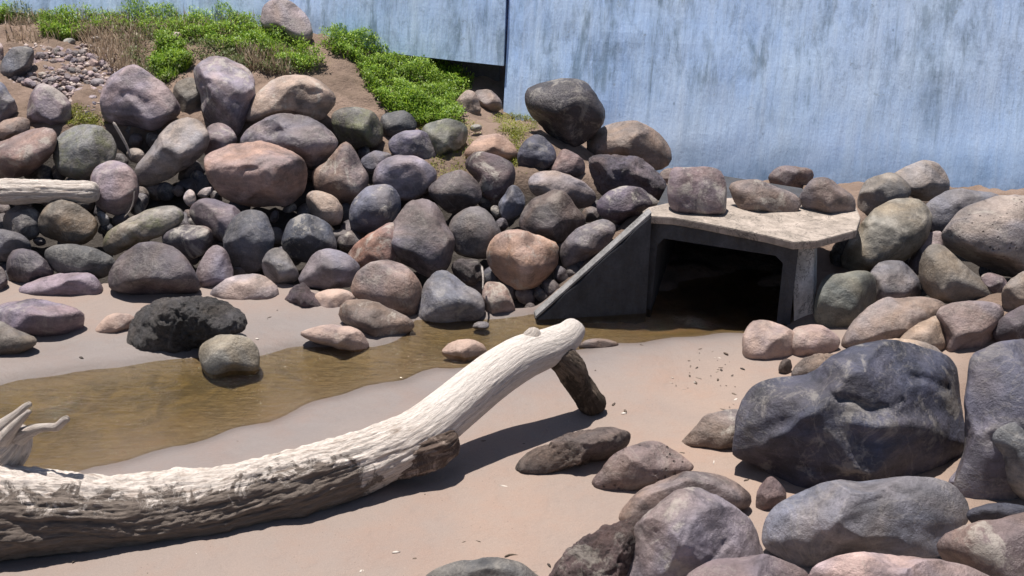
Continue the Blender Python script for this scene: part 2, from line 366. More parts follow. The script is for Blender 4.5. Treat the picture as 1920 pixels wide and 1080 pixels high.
sh = POND[21:]; dS = np.full(X.shape, 9.)
for i in range(len(sh)-1):
    e = sh[i+1]-sh[i]; t = np.clip(((X-sh[i][0])*e[0]+(Y-sh[i][1])*e[1])/(e@e), 0, 1); dS = np.minimum(dS, np.hypot(X-sh[i][0]-t*e[0], Y-sh[i][1]-t*e[1]))
fattr(ground.data, 'bed', (np.clip((dS-.06)/.62, 0, 1)**.8*np.clip(-SD/.16, 0, 1)).ravel()); fattr(ground.data, 'pile_shade', np.clip(PW*1.6, 0, 1).ravel())
# ------------------------------------------------------------------ pond
px0, px1, py0, py1 = POND[:, 0].min(), POND[:, 0].max()-.0, POND[:, 1].min(), POND[:, 1].max()
wx = np.linspace(px0, px1, 90); wy = np.linspace(py0, py1, 70); WX, WY = np.meshgrid(wx, wy)
keep = sdist(WX, WY, POND) < .12
idx = np.arange(WX.size).reshape(WX.shape)
q = [(idx[j, i], idx[j, i+1], idx[j+1, i+1], idx[j+1, i]) for j in range(69) for i in range(89) if keep[j:j+2, i:i+2].any()]
water = mesh('pond_water', np.stack([WX.ravel(), WY.ravel(), np.zeros(WX.size)], -1), np.array(q), water_material())
tag(water, 'shallow brown stream pool behind the driftwood log', kind='structure')

# ------------------------------------------------------------------ walls
WALLM = wall_material()
def wall(name, a, b, zb_a, zb_b, top, thick, label, batter=.30, grid=40):
    a = np.array(a, float); b = np.array(b, float); d = b-a; L = np.linalg.norm(d); d /= L; nrm = np.array([d[1], -d[0]])
    us = np.linspace(0, L, grid*2); vv = np.linspace(0, 1, grid); V = []
    for t in vv:
        for u in us:
            zb = zb_a+(zb_b-zb_a)*u/L; z = zb+(top-zb)*t
            off = -batter*(z-.2)+.02*mn.fractal(Vector((u*.8, z*.8, 3)), 1, 2, 3)
            V.append((u, nrm[0]*0+off, z))
    nF = len(V); V += [(u, off-thick, z) for (u, off, z) in V]
    R = lambda j, i: j*len(us)+i
    Fc = []
    for j in range(grid-1):
        for i in range(len(us)-1):
            Fc.append((R(j, i), R(j, i+1), R(j+1, i+1), R(j+1, i))); Fc.append((nF+R(j, i), nF+R(j+1, i), nF+R(j+1, i+1), nF+R(j, i+1)))
    n = len(us); g = grid
    for j in range(g-1):
        Fc.append((R(j, 0), R(j+1, 0), nF+R(j+1, 0), nF+R(j, 0))); Fc.append((R(j, n-1), nF+R(j, n-1), nF+R(j+1, n-1), R(j+1, n-1)))
    for i in range(n-1):
        Fc.append((R(0, i), nF+R(0, i), nF+R(0, i+1), R(0, i+1))); Fc.append((R(g-1, i), R(g-1, i+1), nF+R(g-1, i+1), nF+R(g-1, i)))
    # local frame: x along wall, -y is outward; place by rotation
    V = [(u, -o, z) for (u, o, z) in V]
    o = mesh(name, V, Fc, WALLM); o.location = (a[0], a[1], 0); o.rotation_euler = (0, 0, math.atan2(d[1], d[0]))
    for p in o.data.polygons: p.use_smooth = False
    tag(o, label, 'wall'); return o
cr = P(938, 150, 8.72)
wall('retaining_wall', (cr[0]+.002, 8.74), (6.8, 7.46), -.3, -.3, 2.9, .5, 'long pale blue painted wall with dark streaks, right of the corner behind the culvert')
a0 = P(925, 112, 8.72); a1 = P(730, 76, 8.95)
zl = a0[2]-.09; zr = a1[2]; sl = (a1[2]-a0[2])/(a0[0]-a1[0])
wall('retaining_wall', (-7.2, 9.55), (cr[0]-.002, 8.70), zl+sl*4.2, zl, 2.95, .32, 'pale blue painted wall section behind the green bank, undercut above the ground')
# dark footing set back under the undercut wall
CONC = concrete_material()
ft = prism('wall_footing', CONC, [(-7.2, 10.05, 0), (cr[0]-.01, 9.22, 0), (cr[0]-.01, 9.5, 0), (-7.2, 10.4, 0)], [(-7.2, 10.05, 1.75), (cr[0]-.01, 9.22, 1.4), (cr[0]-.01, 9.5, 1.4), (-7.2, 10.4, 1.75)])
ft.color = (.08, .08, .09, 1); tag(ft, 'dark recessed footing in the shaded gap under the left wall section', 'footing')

# ------------------------------------------------------------------ culvert
root = empty('box_culvert', (TL[0], TL[1], 0)); tag(root, 'old concrete box culvert with sloping wing walls draining into the pool', 'culvert')
RL = root.location
def L3(u, v, z): return (TL[0]+ex[0]*u+ey[0]*v, TL[1]+ex[1]*u+ey[1]*v, z)
def cpart(name, b, t, col, bevel=.008, lab=None):
    o = prism(name, CONC, b, t, root, bevel=bevel); o.color = (*col, 1)
    if lab: o['label'] = lab
    return o
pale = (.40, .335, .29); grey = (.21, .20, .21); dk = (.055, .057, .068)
ring = [G(1204, 396, CZ(1204)), G(1214, 404, CZ(1214)), G(1262, 407, CZ(1262)), G(1320, 417, CZ(1320)), G(1385, 430, CZ(1385)), G(1440, 441, CZ(1440)), G(1488, 453, CZ(1488)), G(1532, 451, CZ(1530)), G(1606, 431, CZ(1603)), G(1614, 408, CZ(1618))]
ring += [G(1606, 388, .575), G(1500, 372, .59), G(1380, 370, .61), G(1270, 376, .635), G(1216, 388, .648)]
ring = [np.array(p) for p in ring]
cpart('roof_slab', [p-[0, 0, .052] for p in ring], ring, pale, .01)
T = .06; z1 = CT-.054; z0 = CTL-.054
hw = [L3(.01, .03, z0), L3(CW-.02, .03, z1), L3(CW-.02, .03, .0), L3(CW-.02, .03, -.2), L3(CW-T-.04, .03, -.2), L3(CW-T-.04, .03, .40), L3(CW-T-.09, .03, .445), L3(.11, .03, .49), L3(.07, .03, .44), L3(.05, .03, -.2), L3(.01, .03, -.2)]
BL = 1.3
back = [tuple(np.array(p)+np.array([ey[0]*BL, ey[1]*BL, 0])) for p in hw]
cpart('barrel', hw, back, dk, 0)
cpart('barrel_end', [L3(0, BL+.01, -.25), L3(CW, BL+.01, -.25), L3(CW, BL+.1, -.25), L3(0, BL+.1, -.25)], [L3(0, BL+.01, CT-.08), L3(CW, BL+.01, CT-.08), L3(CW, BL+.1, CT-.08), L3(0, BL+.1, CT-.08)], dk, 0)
def wing(name, a_top, foot, thick, side, lab, ztop=CT):
    a = np.array(a_top)[:2]; f = np.array(foot)[:2]; d = (f-a)/np.linalg.norm(f-a); nn = np.array([-d[1], d[0]])*side*thick
    n = 9; lo = []; hi = []
    ring = lambda w: [(*(a+w), -.25), (*(f+w), -.25)]+[(*(a+(f-a)*(1-t)+w), .0+(ztop-.0)*t+(.008*math.sin(t*31) if 0 < t < 1 else 0)) for t in np.linspace(0, 1, n)]
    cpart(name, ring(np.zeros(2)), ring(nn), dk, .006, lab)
    q0, q1 = np.array([*(a-d*.0), ztop+.002]), np.array([*(f+d*.01), .004]); w = np.array([*nn, 0])
    m_ = w/np.linalg.norm(w)*.006
    lo_ = [q0+m_, q1+m_, q1+w-m_, q0+w-m_]
    cpart('lit_top_strip', lo_, [p_+[0, 0, .022] for p_ in lo_], (.27, .26, .26), .004)  # added pale strip: sunlit wall top painted against the shade-dark face
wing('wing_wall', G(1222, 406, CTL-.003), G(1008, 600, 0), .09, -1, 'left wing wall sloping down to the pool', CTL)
pb = [G(1496, 614, -.0), G(1531, 612, -.0)]; pt = [G(1486, 456, CT-.072), G(1527, 455, CT-.072)]
pd = np.array([.10, .28, 0])
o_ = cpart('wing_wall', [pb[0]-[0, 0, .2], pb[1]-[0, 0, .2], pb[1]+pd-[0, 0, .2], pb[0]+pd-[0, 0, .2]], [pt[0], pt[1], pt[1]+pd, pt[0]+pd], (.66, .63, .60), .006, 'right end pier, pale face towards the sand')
# ------------------------------------------------------------------ rocks
import bmesh
def ico(sub):
    bm = bmesh.new(); bmesh.ops.create_icosphere(bm, subdivisions=sub, radius=1)
    v = np.array([x.co[:] for x in bm.verts]); f = np.array([[x.index for x in p.verts] for p in bm.faces]); bm.free(); return v, f
ICO = {k: ico(k) for k in (1, 2, 3, 4, 5, 6)}
def outline(pts, n=360):
    p = np.array(pts, float); m = len(p); out = []
    for i in range(m):
        p0, p1, p2, p3 = p[i-1], p[i], p[(i+1) % m], p[(i+2) % m]
        for t in np.linspace(0, 1, 12, endpoint=False):
            out.append(.5*((2*p1)+(p2-p0)*t+(2*p0-5*p1+4*p2-p3)*t*t+(3*p1-p0-3*p2+p3)*t**3))
    c = np.array(out); a = c; b = np.roll(c, -1, 0); cr_ = a[:, 0]*b[:, 1]-b[:, 0]*a[:, 1]; area = cr_.sum()/2
    cx = ((a[:, 0]+b[:, 0])*cr_).sum()/(6*area); cy = ((a[:, 1]+b[:, 1])*cr_).sum()/(6*area)
    ang = np.arctan2(-(c[:, 1]-cy), c[:, 0]-cx); rad = np.hypot(c[:, 0]-cx, c[:, 1]-cy)
    th = np.linspace(-math.pi, math.pi, n, endpoint=False); R = np.zeros(n)
    o = np.argsort(ang); R = np.interp(th, np.r_[ang[o]-2*math.pi, ang[o], ang[o]+2*math.pi], np.tile(rad[o], 3))
    k = np.exp(-np.linspace(-2, 2, 9)**2); k /= k.sum(); R = np.convolve(np.r_[R[-4:], R, R[:4]], k, 'valid')
    return cx, cy, th, R, abs(area)
ROCKPX = []; ROCKLB = []; used_col = []
def rock(label, col, pts, mode='p', k=.45, kind='smooth', dz=.9, amp=.065, facets=5, crease=None, sub=4, name='boulder', cat=None, group=None, seed=None, zb=.03, D=None, ext=1.22):
    r = np.random.default_rng(abs(hash((round(pts[0][0]), round(pts[0][1]), len(pts)))) % 2**31 if seed is None else seed)
    p = np.array(pts, float); ROCKPX.append(p); ROCKLB.append(label)
    ybot = p[:, 1].max(); xb = p[p[:, 1].argmax(), 0]
    if mode == 'g':
        yc0 = p[:, 1].mean(); m = p[:, 1] > yc0; p = p.copy(); p[m, 1] = yc0+(p[m, 1]-yc0)*ext
    cx, cy, th, R, area = outline(p)
    rp = math.sqrt(area/math.pi)
    if D is None:
        if mode == 'g':
            g = G(float(p[:, 0].mean()), ybot, zb); D0 = depth(g); D = D0+.55*dz*rp*D0/F
        else:
            D = 6.0
            for _ in range(3):
                h = hit([cx], [cy], k*rp*D/F)[0]; D = depth(h)
    s = D/F; rr = rp*s
    c = CAMP+D*(FWD+(cx-960)/F*RGT-(cy-540)/F*UPV)
    u, fcs = ICO[sub]
    q = u.copy()
    for _ in range(facets+(int(r.integers(0, 4)) if facets > 3 else 0)):
        n = r.normal(size=3); n /= np.linalg.norm(n)
        if n[2] > -.3: n[2] = -abs(n[2])-.45; n /= np.linalg.norm(n)
        t = r.uniform(.62, .86); d = q@n-t; q = q-np.where(d > 0, d*.86, 0)[:, None]*n
    rho = np.hypot(q[:, 0], q[:, 1]); ang = np.arctan2(q[:, 1], q[:, 0])
    Ri = np.interp(ang, np.r_[th, math.pi], np.r_[R, R[0]])
    Rb = Ri*np.clip(rho*1.5, 0, 1)+rp*(1-np.clip(rho*1.5, 0, 1))
    vd = (c-CAMP)/np.linalg.norm(c-CAMP)
    loc = (Rb*rho*np.cos(ang)*s)[:, None]*RGT+(Rb*rho*np.sin(ang)*s)[:, None]*UPV+(q[:, 2]*dz*rr)[:, None]*vd
    so = Vector(r.uniform(-50, 50, 3)); f1 = 1.1/rr
    if kind == 'craggy': amp = max(amp, .13)
    nz = np.array([mn.fractal(Vector(l)*f1+so, .8 if kind != 'craggy' else .72, 2.1, 5 if kind != 'craggy' else 6) for l in loc])
    if kind == 'craggy': nz = .38-1.5*np.abs(nz)+.3*nz
    nrm = u/np.array([1, 1, 1.]); nw = nrm[:, :1]*RGT+nrm[:, 1:2]*UPV+nrm[:, 2:3]*vd
    loc = loc+nw*(nz*amp*rr)[:, None]
    if crease:
        X_, Y_ = project(loc+c)
        for (x0, y0, x1, y1, w, dep) in crease:
            e = np.array([x1-x0, y1-y0]); t = np.clip(((X_-x0)*e[0]+(Y_-y0)*e[1])/(e@e), 0, 1)
            wob = 3*np.sin(t*9+x0)
            d = np.hypot(X_-x0-t*e[0], Y_-y0-t*e[1]+wob)
            fall = np.exp(-(d/w)**2)*np.where(u[:, 2] < 0, 1, 0)*np.clip(np.minimum(t, 1-t)*5+.25, 0, 1)
            loc = loc+vd*(fall*dep*rr*.36)[:, None]
    o = mesh(name, loc+c, fcs, RM[kind], tuple(c))
    base = (srgb(col)*.73+srgb(col).mean()*.27)*.57*np.array([1.03,.975,1.01]); o.color = (*base, 1)
    tag(o, label, cat or ('boulder' if name == 'boulder' else 'rock'), group)
    return o
LB = 'boulders piled on the bank left of the culvert'; RB = 'boulders heaped on the right'; SB = 'stones half buried in the sand'; CB = 'stones lying on the culvert roof'; FB = 'large boulders in the right foreground'
def RK(*a, **k): return rock(*a, **k)

# --- left bank, top to bottom
RK('big pale beige boulder at the foot of the blue wall, highest on the bank', 'b0a09c', [(495,8),(518,-4),(546,3),(573,26),(585,50),(580,78),(545,76),(508,60),(486,40)], k=.7, group=LB)
RK('large lilac grey boulder with a deep slanting hollow, below the rubble patch', 'b5a6ae', [(246,120),(296,151),(329,181),(338,212),(314,230),(284,247),(231,243),(193,225),(187,181),(207,145)], k=.6, crease=[(224,170,285,198,10,.28)], sub=5, group=LB)
RK('olive grey cobble wedged between the lilac boulder and the tall notched boulder', '8a8676', [(326,165),(340,150),(362,146),(378,170),(374,215),(350,222),(330,202)], k=.35, name='rock', group=LB)
RK('tall notched boulder with purple shaded side, below the green plants', 'a99ca3', [(412,106),(450,119),(473,137),(478,170),(466,212),(446,252),(418,246),(386,222),(366,172),(361,136),(379,114)], k=.65, crease=[(372,150,398,158,7,.35),(432,128,446,200,9,.22)], sub=5, group=LB)
RK('cream topped angular boulder just below the bare earth slope', 'bfae9e', [(539,141),(575,140),(606,157),(631,184),(618,210),(598,226),(527,222),(465,230),(461,206),(484,172),(510,151)], k=.6, crease=[(560,165,605,178,6,.12)], sub=5, group=LB)
RK('grey boulder with a long crease, under the cream topped boulder', '9a8f92', [(516,214),(572,217),(610,240),(633,268),(616,297),(587,316),(540,305),(470,290),(446,264),(474,235)], k=.6, crease=[(500,252,545,242,6,.2),(545,242,600,262,5,.1)], sub=5, group=LB)
RK('broad salmon topped boulder with a dark crack, biggest in the middle of the bank', 'bf9f8f', [(436,266),(486,263),(535,275),(568,296),(578,320),(575,358),(545,384),(498,392),(444,381),(400,350),(383,305),(405,279)], k=.75, crease=[(445,324,505,305,6,.25),(435,285,500,290,7,.08)], sub=5, group=LB)
RK('small mauve cobble between the long grey oval and the salmon boulder', 'a08c8c', [(388,240),(405,231),(427,234),(444,260),(430,290),(395,300),(380,272)], k=.4, name='rock', group=LB)
RK('long tilted grey oval boulder with whitish streaks, left of the salmon boulder', 'aaa39a', [(341,219),(370,223),(391,250),(388,281),(356,311),(300,345),(262,348),(252,319),(276,284),(311,240)], k=.65, crease=[(362,268,350,292,5,.15)], group=LB)
RK('dome shaped lilac grey boulder beside the rubble at the left', 'a1939c', [(76,158),(104,166),(132,190),(131,222),(113,243),(60,239),(49,210),(55,178)], k=.5, group=LB)
RK('slate blue cobble cut by the left edge below the rubble', '8b8c98', [(-35,152),(5,155),(27,185),(37,212),(12,230),(-35,232)], k=.5, name='rock', group=LB)
RK('flat tan cobble peeping out above the big red brown boulder at the left', 'b59b86', [(-14,250),(0,230),(28,220),(54,222),(54,250),(20,266)], k=.4, name='rock', group=LB)
RK('big red brown and tan boulder cut by the left edge', 'a08478', [(-40,285),(20,255),(60,239),(98,240),(109,262),(95,292),(55,327),(0,340),(-40,336)], k=.55, group=LB)
RK('round grey green boulder right of the red brown one', '8e9088', [(166,231),(201,242),(219,270),(209,307),(166,337),(113,328),(100,287),(107,258),(130,239)], k=.5, kind='mossy', group=LB)
RK('smooth pinkish grey boulder at the end of the small driftwood log', 'a69498', [(207,300),(232,306),(250,322),(262,348),(256,380),(235,406),(205,402),(180,382),(170,340),(180,312)], k=.6, group=LB)
RK('ochre brown rounded boulder below the small driftwood log', '8f7f64', [(98,376),(142,381),(180,412),(182,436),(160,458),(118,456),(75,440),(70,410)], k=.5, group=LB)
RK('dark stone with a pale rim under the driftwood log near the left edge', '6d6a68', [(5,408),(20,390),(45,383),(74,398),(78,432),(50,452),(12,447)], k=.4, name='rock', group=LB)
RK('slate stone cut by the left edge, below the driftwood log', '6f727c', [(-35,442),(0,430),(37,438),(58,462),(45,484),(0,492),(-35,488)], k=.5, name='rock', group=LB)
RK('dark brown wedge shaped stone above the lilac flat one', '6a5f62', [(18,478),(44,466),(76,478),(104,511),(76,528),(30,537),(12,514)], k=.5, name='rock', group=LB)
RK('flat dark green stone between the wedge and the big triangular boulder', '5f666a', [(83,477),(104,459),(148,458),(192,471),(220,492),(204,516),(176,524),(140,518),(104,508)], k=.5, name='rock', group=LB)
RK('long mottled cream and grey oval lying tilted above the triangular boulder', 'a8a18c', [(314,385),(341,394),(342,416),(304,442),(254,460),(213,482),(189,468),(198,437),(237,413),(273,393)], k=.55, kind='mossy', group=LB)
RK('brown oval stone right of the mottled cream oval', '7f7473', [(304,440),(334,424),(385,424),(402,446),(384,476),(346,486),(312,468)], k=.5, name='rock', group=LB)
RK('big triangular dark brown boulder with a pale patch, standing on the sand', '6d6365', [(258,458),(296,454),(332,467),(361,499),(376,538),(350,556),(281,556),(209,543),(202,518),(222,483)], k=.55, facets=7, group=LB)
RK('small two toned lilac and black stone right of the triangular boulder', '928a96', [(403,458),(424,470),(439,505),(432,530),(394,547),(370,536),(368,508),(385,475)], k=.5, facets=7, name='rock', group=LB)
RK('purple grey oval boulder under the salmon boulder', '7d7480', [(356,396),(372,376),(398,372),(430,382),(456,402),(460,442),(430,458),(392,440),(361,416)], k=.45, group=LB)
RK('dark slate round boulder in shade below the salmon boulder', '5f646e', [(432,408),(455,394),(480,393),(503,408),(515,442),(508,480),(488,507),(455,512),(428,492),(420,448)], k=.55, group=LB)
RK('dark blue round boulder left of the tall grey boulder', '5d6470', [(532,434),(546,412),(572,402),(600,409),(626,426),(634,462),(606,486),(562,492),(530,464)], k=.5, group=LB)
RK('lilac flat stone lying on the sand at the left', 'a193a2', [(38,538),(89,516),(148,506),(180,522),(195,544),(180,558),(140,564),(42,552)], 'g', group=SB, name='rock')
RK('dark purple topped boulder half in the sand by the left edge', '8d7f8c', [(-40,600),(0,568),(40,556),(80,558),(130,573),(158,590),(163,614),(152,630),(98,639),(53,632),(10,640),(-40,640)], 'g', facets=6, group=SB)
RK('olive brown stone in the sand, lowest at the left edge above the pool', '7c7568', [(-40,606),(0,604),(30,616),(70,638),(53,654),(0,668),(-40,672)], 'g', group=SB, name='rock')
RK('little dark reddish stone cut by the left edge', '63575b', [(-28,510),(0,499),(13,520),(11,545),(-5,554),(-28,550)], k=.5, group=LB, name='rock')
RK('low sand coloured stone nearly buried, left of the craggy black rock', 'bfa28e', [(174,622),(201,592),(231,587),(254,598),(240,618),(195,626)], 'g', kind='sandy', group=SB, name='rock')
RK('craggy black rock with ragged crest and green side, on the sand by the pool', '66625c', [(240,642),(246,606),(270,577),(310,561),(350,560),(392,557),(432,568),(458,590),(460,612),(425,632),(380,650),(350,662),(290,660),(255,654)], 'g', kind='craggy', sub=6, amp=.16, group=SB)
RK('smooth pale green stone standing in the edge of the pool', '9c9b88', [(371,668),(377,641),(405,629),(440,626),(470,636),(487,660),(482,694),(440,702),(393,700)], 'g', zb=0, group=SB)
RK('pale angular slab resting on sand above the craggy black rock', 'b9aca5', [(393,548),(420,526),(455,513),(497,517),(520,536),(521,557),(480,568),(430,570),(398,562)], 'g', facets=8, group=SB, name='rock')
RK('small jagged purple stone on the sand', '7d6a70', [(532,560),(560,531),(577,534),(605,564),(598,581),(560,577)], 'g', kind='craggy', group=SB, name='rock')
RK('low cream stone beside the jagged purple one', 'bfb0a4', [(588,562),(602,546),(640,542),(668,560),(640,580),(600,582)], 'g', kind='sandy', group=SB, name='rock')
RK('sandy pink stone at the water edge left of the brown slanting boulder', 'b5a096', [(563,628),(587,613),(632,607),(674,620),(692,644),(677,658),(645,656),(604,645)], 'g', zb=.01, kind='sandy', group=SB, name='rock')
RK('brown boulder slanting down into the pool', '9a8878', [(631,584),(645,565),(680,561),(731,578),(778,606),(750,630),(714,636),(680,619),(638,604)], 'g', zb=0, crease=[(690,600,730,612,8,.1)], group=SB)
RK('rounded tan brown boulder above the slanting one', '9a8578', [(687,497),(721,486),(755,496),(787,526),(788,560),(779,596),(738,588),(663,554),(664,521)], k=.55, group=LB)
RK('smooth grey boulder with dome top at the pool edge', '8d8f94', [(820,507),(858,516),(899,550),(911,579),(896,598),(834,604),(786,595),(780,569),(796,533)], 'g', zb=0, facets=4, group=LB)
RK('small pink rounded stone at the pool edge by the culvert wing wall', 'aa9488', [(912,526),(943,534),(962,562),(963,590),(919,592),(905,560)], 'g', zb=0, group=LB, name='rock')
RK('salmon stone tucked behind the tall grey boulder', 'b98d78', [(650,478),(665,455),(697,436),(737,418),(755,460),(750,505),(700,514),(658,510),(646,495)], k=.4, group=LB)
RK('tall grey brown boulder with a ridge down its right side, standing upright', '81777a', [(800,367),(828,380),(842,408),(852,456),(842,500),(810,520),(774,506),(723,482),(727,439),(748,401),(769,377)], k=.6, crease=[(825,400,842,470,9,-.18)], facets=7, sub=5, group=LB)
RK('nearly round taupe boulder right of the tall one', '867d74', [(892,385),(923,403),(941,435),(932,465),(909,485),(861,478),(840,446),(842,420),(858,398)], k=.55, facets=2, group=LB)
RK('peach topped boulder with dark underside left of the wing wall', 'c9a588', [(911,470),(925,446),(955,430),(1000,438),(1034,446),(1052,464),(1044,502),(1014,532),(975,542),(938,530),(912,502)], k=.6, facets=7, group=LB)
RK('dark brown dome boulder above the peach topped one', '6f635e', [(1027,357),(1060,362),(1085,393),(1098,418),(1082,440),(1053,455),(993,444),(966,417),(987,378)], k=.55, facets=4, group=LB)
RK('grey oval leaning against the top of the wing wall', '8d8789', [(1130,409),(1151,415),(1156,432),(1137,462),(1100,487),(1060,508),(1047,482),(1060,448),(1095,421)], k=.5, group=LB)
RK('pale beige oval lying above the dark brown dome', 'a89c94', [(990,340),(1007,322),(1045,321),(1089,339),(1115,360),(1119,380),(1090,394),(1040,385),(1000,364)], k=.5, group=LB)
RK('purple rough stone under the ragged dark boulder, next to the culvert roof', '72636e', [(1121,377),(1158,351),(1193,349),(1242,372),(1242,392),(1203,405),(1160,419),(1125,405)], k=.55, group=LB)
RK('ragged dark purple boulder with crusty top, under the multicoloured one', '7c7078', [(1107,297),(1143,289),(1193,292),(1229,320),(1252,350),(1240,374),(1200,372),(1150,375),(1120,362),(1111,333)], k=.55, kind='craggy', sub=5, amp=.07, group=LB)
RK('large mottled tan and grey boulder against the blue wall', 'a89684', [(1143,230),(1193,226),(1235,249),(1259,280),(1254,308),(1227,320),(1177,306),(1106,300),(1097,270),(1114,246)], k=.7, crease=[(1170,272,1185,262,7,.2)], group=LB)
RK('big round near black boulder silhouetted against the blue wall', '4b474e', [(993,163),(1035,147),(1078,147),(1113,169),(1135,203),(1131,232),(1097,265),(1060,280),(1022,254),(991,210),(982,183)], k=.9, facets=3, group=LB)
RK('dark blue oval stone below the near black round boulder', '555565', [(1010,252),(1034,270),(1042,300),(1020,322),(980,324),(970,297),(982,267)], k=.5, group=LB, name='rock')
RK('pinkish wedge stone between the dark oval and the ragged boulder', '97807f', [(1060,279),(1094,300),(1098,330),(1067,338),(1031,324),(1043,296)], k=.4, group=LB, name='rock')
RK('flat orange tan stone on the dry grass in the middle of the bank', 'c0a088', [(872,285),(900,257),(935,252),(962,270),(970,296),(927,302),(885,300)], k=.4, group=LB, name='rock')
RK('maroon brown boulder below the flat orange stone', '6e5b5f', [(867,307),(893,286),(922,287),(958,306),(966,334),(950,368),(917,376),(887,338)], k=.5, group=LB)
RK('brown grey stone lower left of the maroon boulder', '7b6f6c', [(833,326),(870,319),(895,332),(907,353),(895,384),(850,401),(813,376),(804,352)], k=.5, facets=6, group=LB)
RK('smooth pale lilac egg shaped boulder in the middle of the pile', '9d96a2', [(700,330),(710,305),(736,291),(772,291),(802,303),(819,326),(808,354),(785,370),(750,377),(718,366),(702,348)], k=.55, facets=2, group=LB)
RK('shiny lilac stone above the egg shaped boulder', '857f90', [(729,268),(750,248),(785,245),(812,258),(822,285),(812,302),(780,304),(738,292)], k=.5, group=LB, name='rock')
RK('dark slate stone at the lower edge of the green plants', '4f565e', [(716,218),(750,206),(777,222),(778,246),(737,262),(715,247)], k=.5, group=LB, name='rock')
RK('dark boulder with olive top at the foot of the bare earth slope', '6b6a60', [(626,212),(661,200),(705,212),(722,246),(716,270),(678,281),(642,273),(624,240)], k=.5, kind='mossy', group=LB)
RK('reddish tan pear shaped boulder right of the salmon boulder', 'a28b7d', [(583,320),(614,299),(643,269),(662,275),(678,305),(691,332),(681,360),(648,390),(614,375),(583,348)], k=.5, facets=4, group=LB)
RK('small cream egg shaped stone under the salmon boulder', 'c3b4a4', [(572,370),(580,360),(598,357),(632,373),(643,396),(636,420),(604,418),(578,395)], k=.5, facets=2, group=LB, name='rock')
RK('small grey stone above the dark blue spotted boulder', '7e7c86', [(677,299),(705,283),(734,290),(730,316),(695,326),(680,315)], k=.35, group=LB, name='rock')
RK('slate boulder with a blue shaded face and pale crown', '767a88', [(655,395),(668,368),(690,349),(722,345),(747,360),(756,384),(742,410),(715,432),(685,438),(658,424)], k=.5, facets=6, group=LB)
RK('small grey cone shaped stone left of the grey two faced stone', '9b9790', [(490,500),(500,474),(520,465),(538,476),(560,512),(552,530),(508,530)], k=.6, facets=3, group=LB, name='rock')
RK('grey boulder with a pale top face and dark lower face', '8e8c98', [(560,516),(572,490),(587,472),(620,466),(660,483),(676,504),(662,535),(604,543),(566,533)], k=.55, facets=8, group=LB)
RK('blue grey stone in the gap left of the dark brown dome boulder', '777d8a', [(965,346),(984,367),(979,397),(950,412),(931,388),(946,360)], k=.4, group=LB, name='rock')
RK('small rough brown stone between the upright and peach topped boulders', '776c68', [(846,498),(868,484),(902,491),(912,522),(886,535),(855,520)], k=.35, kind='craggy', group=LB, name='rock')
RK('mossy grey green boulder at the lower edge of the plants', '7e8474', [(788,246),(815,227),(850,224),(878,238),(874,268),(845,292),(820,316),(800,292)], k=.45, kind='mossy', group=LB)
RK('left of two small tan stones under the shaded wall corner', 'b29c84', [(856,214),(856,190),(875,169),(893,178),(902,208),(886,226)], k=.5, group=LB, name='rock')
RK('right of two small tan stones under the shaded wall corner', 'a08c7c', [(890,174),(915,167),(936,183),(941,203),(920,215),(900,206)], k=.6, group=LB, name='rock')
RK('little brown cobble between the beige oval and the purple rough stone', '8c7f74', [(1092,394),(1110,386),(1124,396),(1120,412),(1100,417),(1092,408)], k=.35, group=LB, name='rock')
RK('dark grey slab of stone at the top left among the rubble', '7a7d84', [(4,112),(25,90),(56,88),(68,108),(58,140),(20,152),(2,142)], k=.5, facets=9, group=LB)
RK('cream stone cut by the left edge beside the grey slab', 'c4aea6', [(-20,85),(0,78),(7,95),(4,120),(-20,125)], k=.5, group=LB, name='rock')
RK('small white pebble below the long tilted grey oval', 'c8c4c6', [(343,372),(352,355),(364,360),(368,378),(355,388)], k=.5, group=LB, name='pebble', cat='pebble', sub=3)
RK('thin white pebble touching the underside of the salmon boulder', 'd0ccd0', [(368,368),(380,354),(396,350),(400,358),(384,372)], k=.5, group=LB, name='pebble', cat='pebble', sub=3)
RK('small whitish cobble left of the long tilted grey oval', 'b4b0a8', [(236,288),(246,278),(262,279),(272,290),(262,304),(244,302)], k=.4, group=LB, name='pebble', cat='pebble', sub=3)
RK('small pale pebble left of the brown shaded oval stone', 'a9a9a2', [(180,400),(190,396),(202,404),(204,420),(190,424)], k=.3, group=LB, name='pebble', cat='pebble', sub=3)
# --- stones in and by the pool
RK('low flat brown stone barely breaking the water in front of the log', '9a8068', [(826,660),(842,642),(875,636),(905,645),(912,662),(880,674),(845,674)], 'g', zb=-.015, kind='sandy', group=SB, name='rock')
RK('thin flat stone in the water right of the driftwood tip', '8f7d6c', [(1085,650),(1100,637),(1135,636),(1160,644),(1150,652),(1110,655)], 'g', zb=0, group=SB, name='rock')
RK('little white pebble cluster stone at the pool edge below the pink stone', 'c9c6c4', [(886,613),(892,605),(904,601),(916,606),(915,614),(900,618)], 'g', zb=-.01, kind='craggy', group=SB, name='pebble', cat='pebble', sub=3)
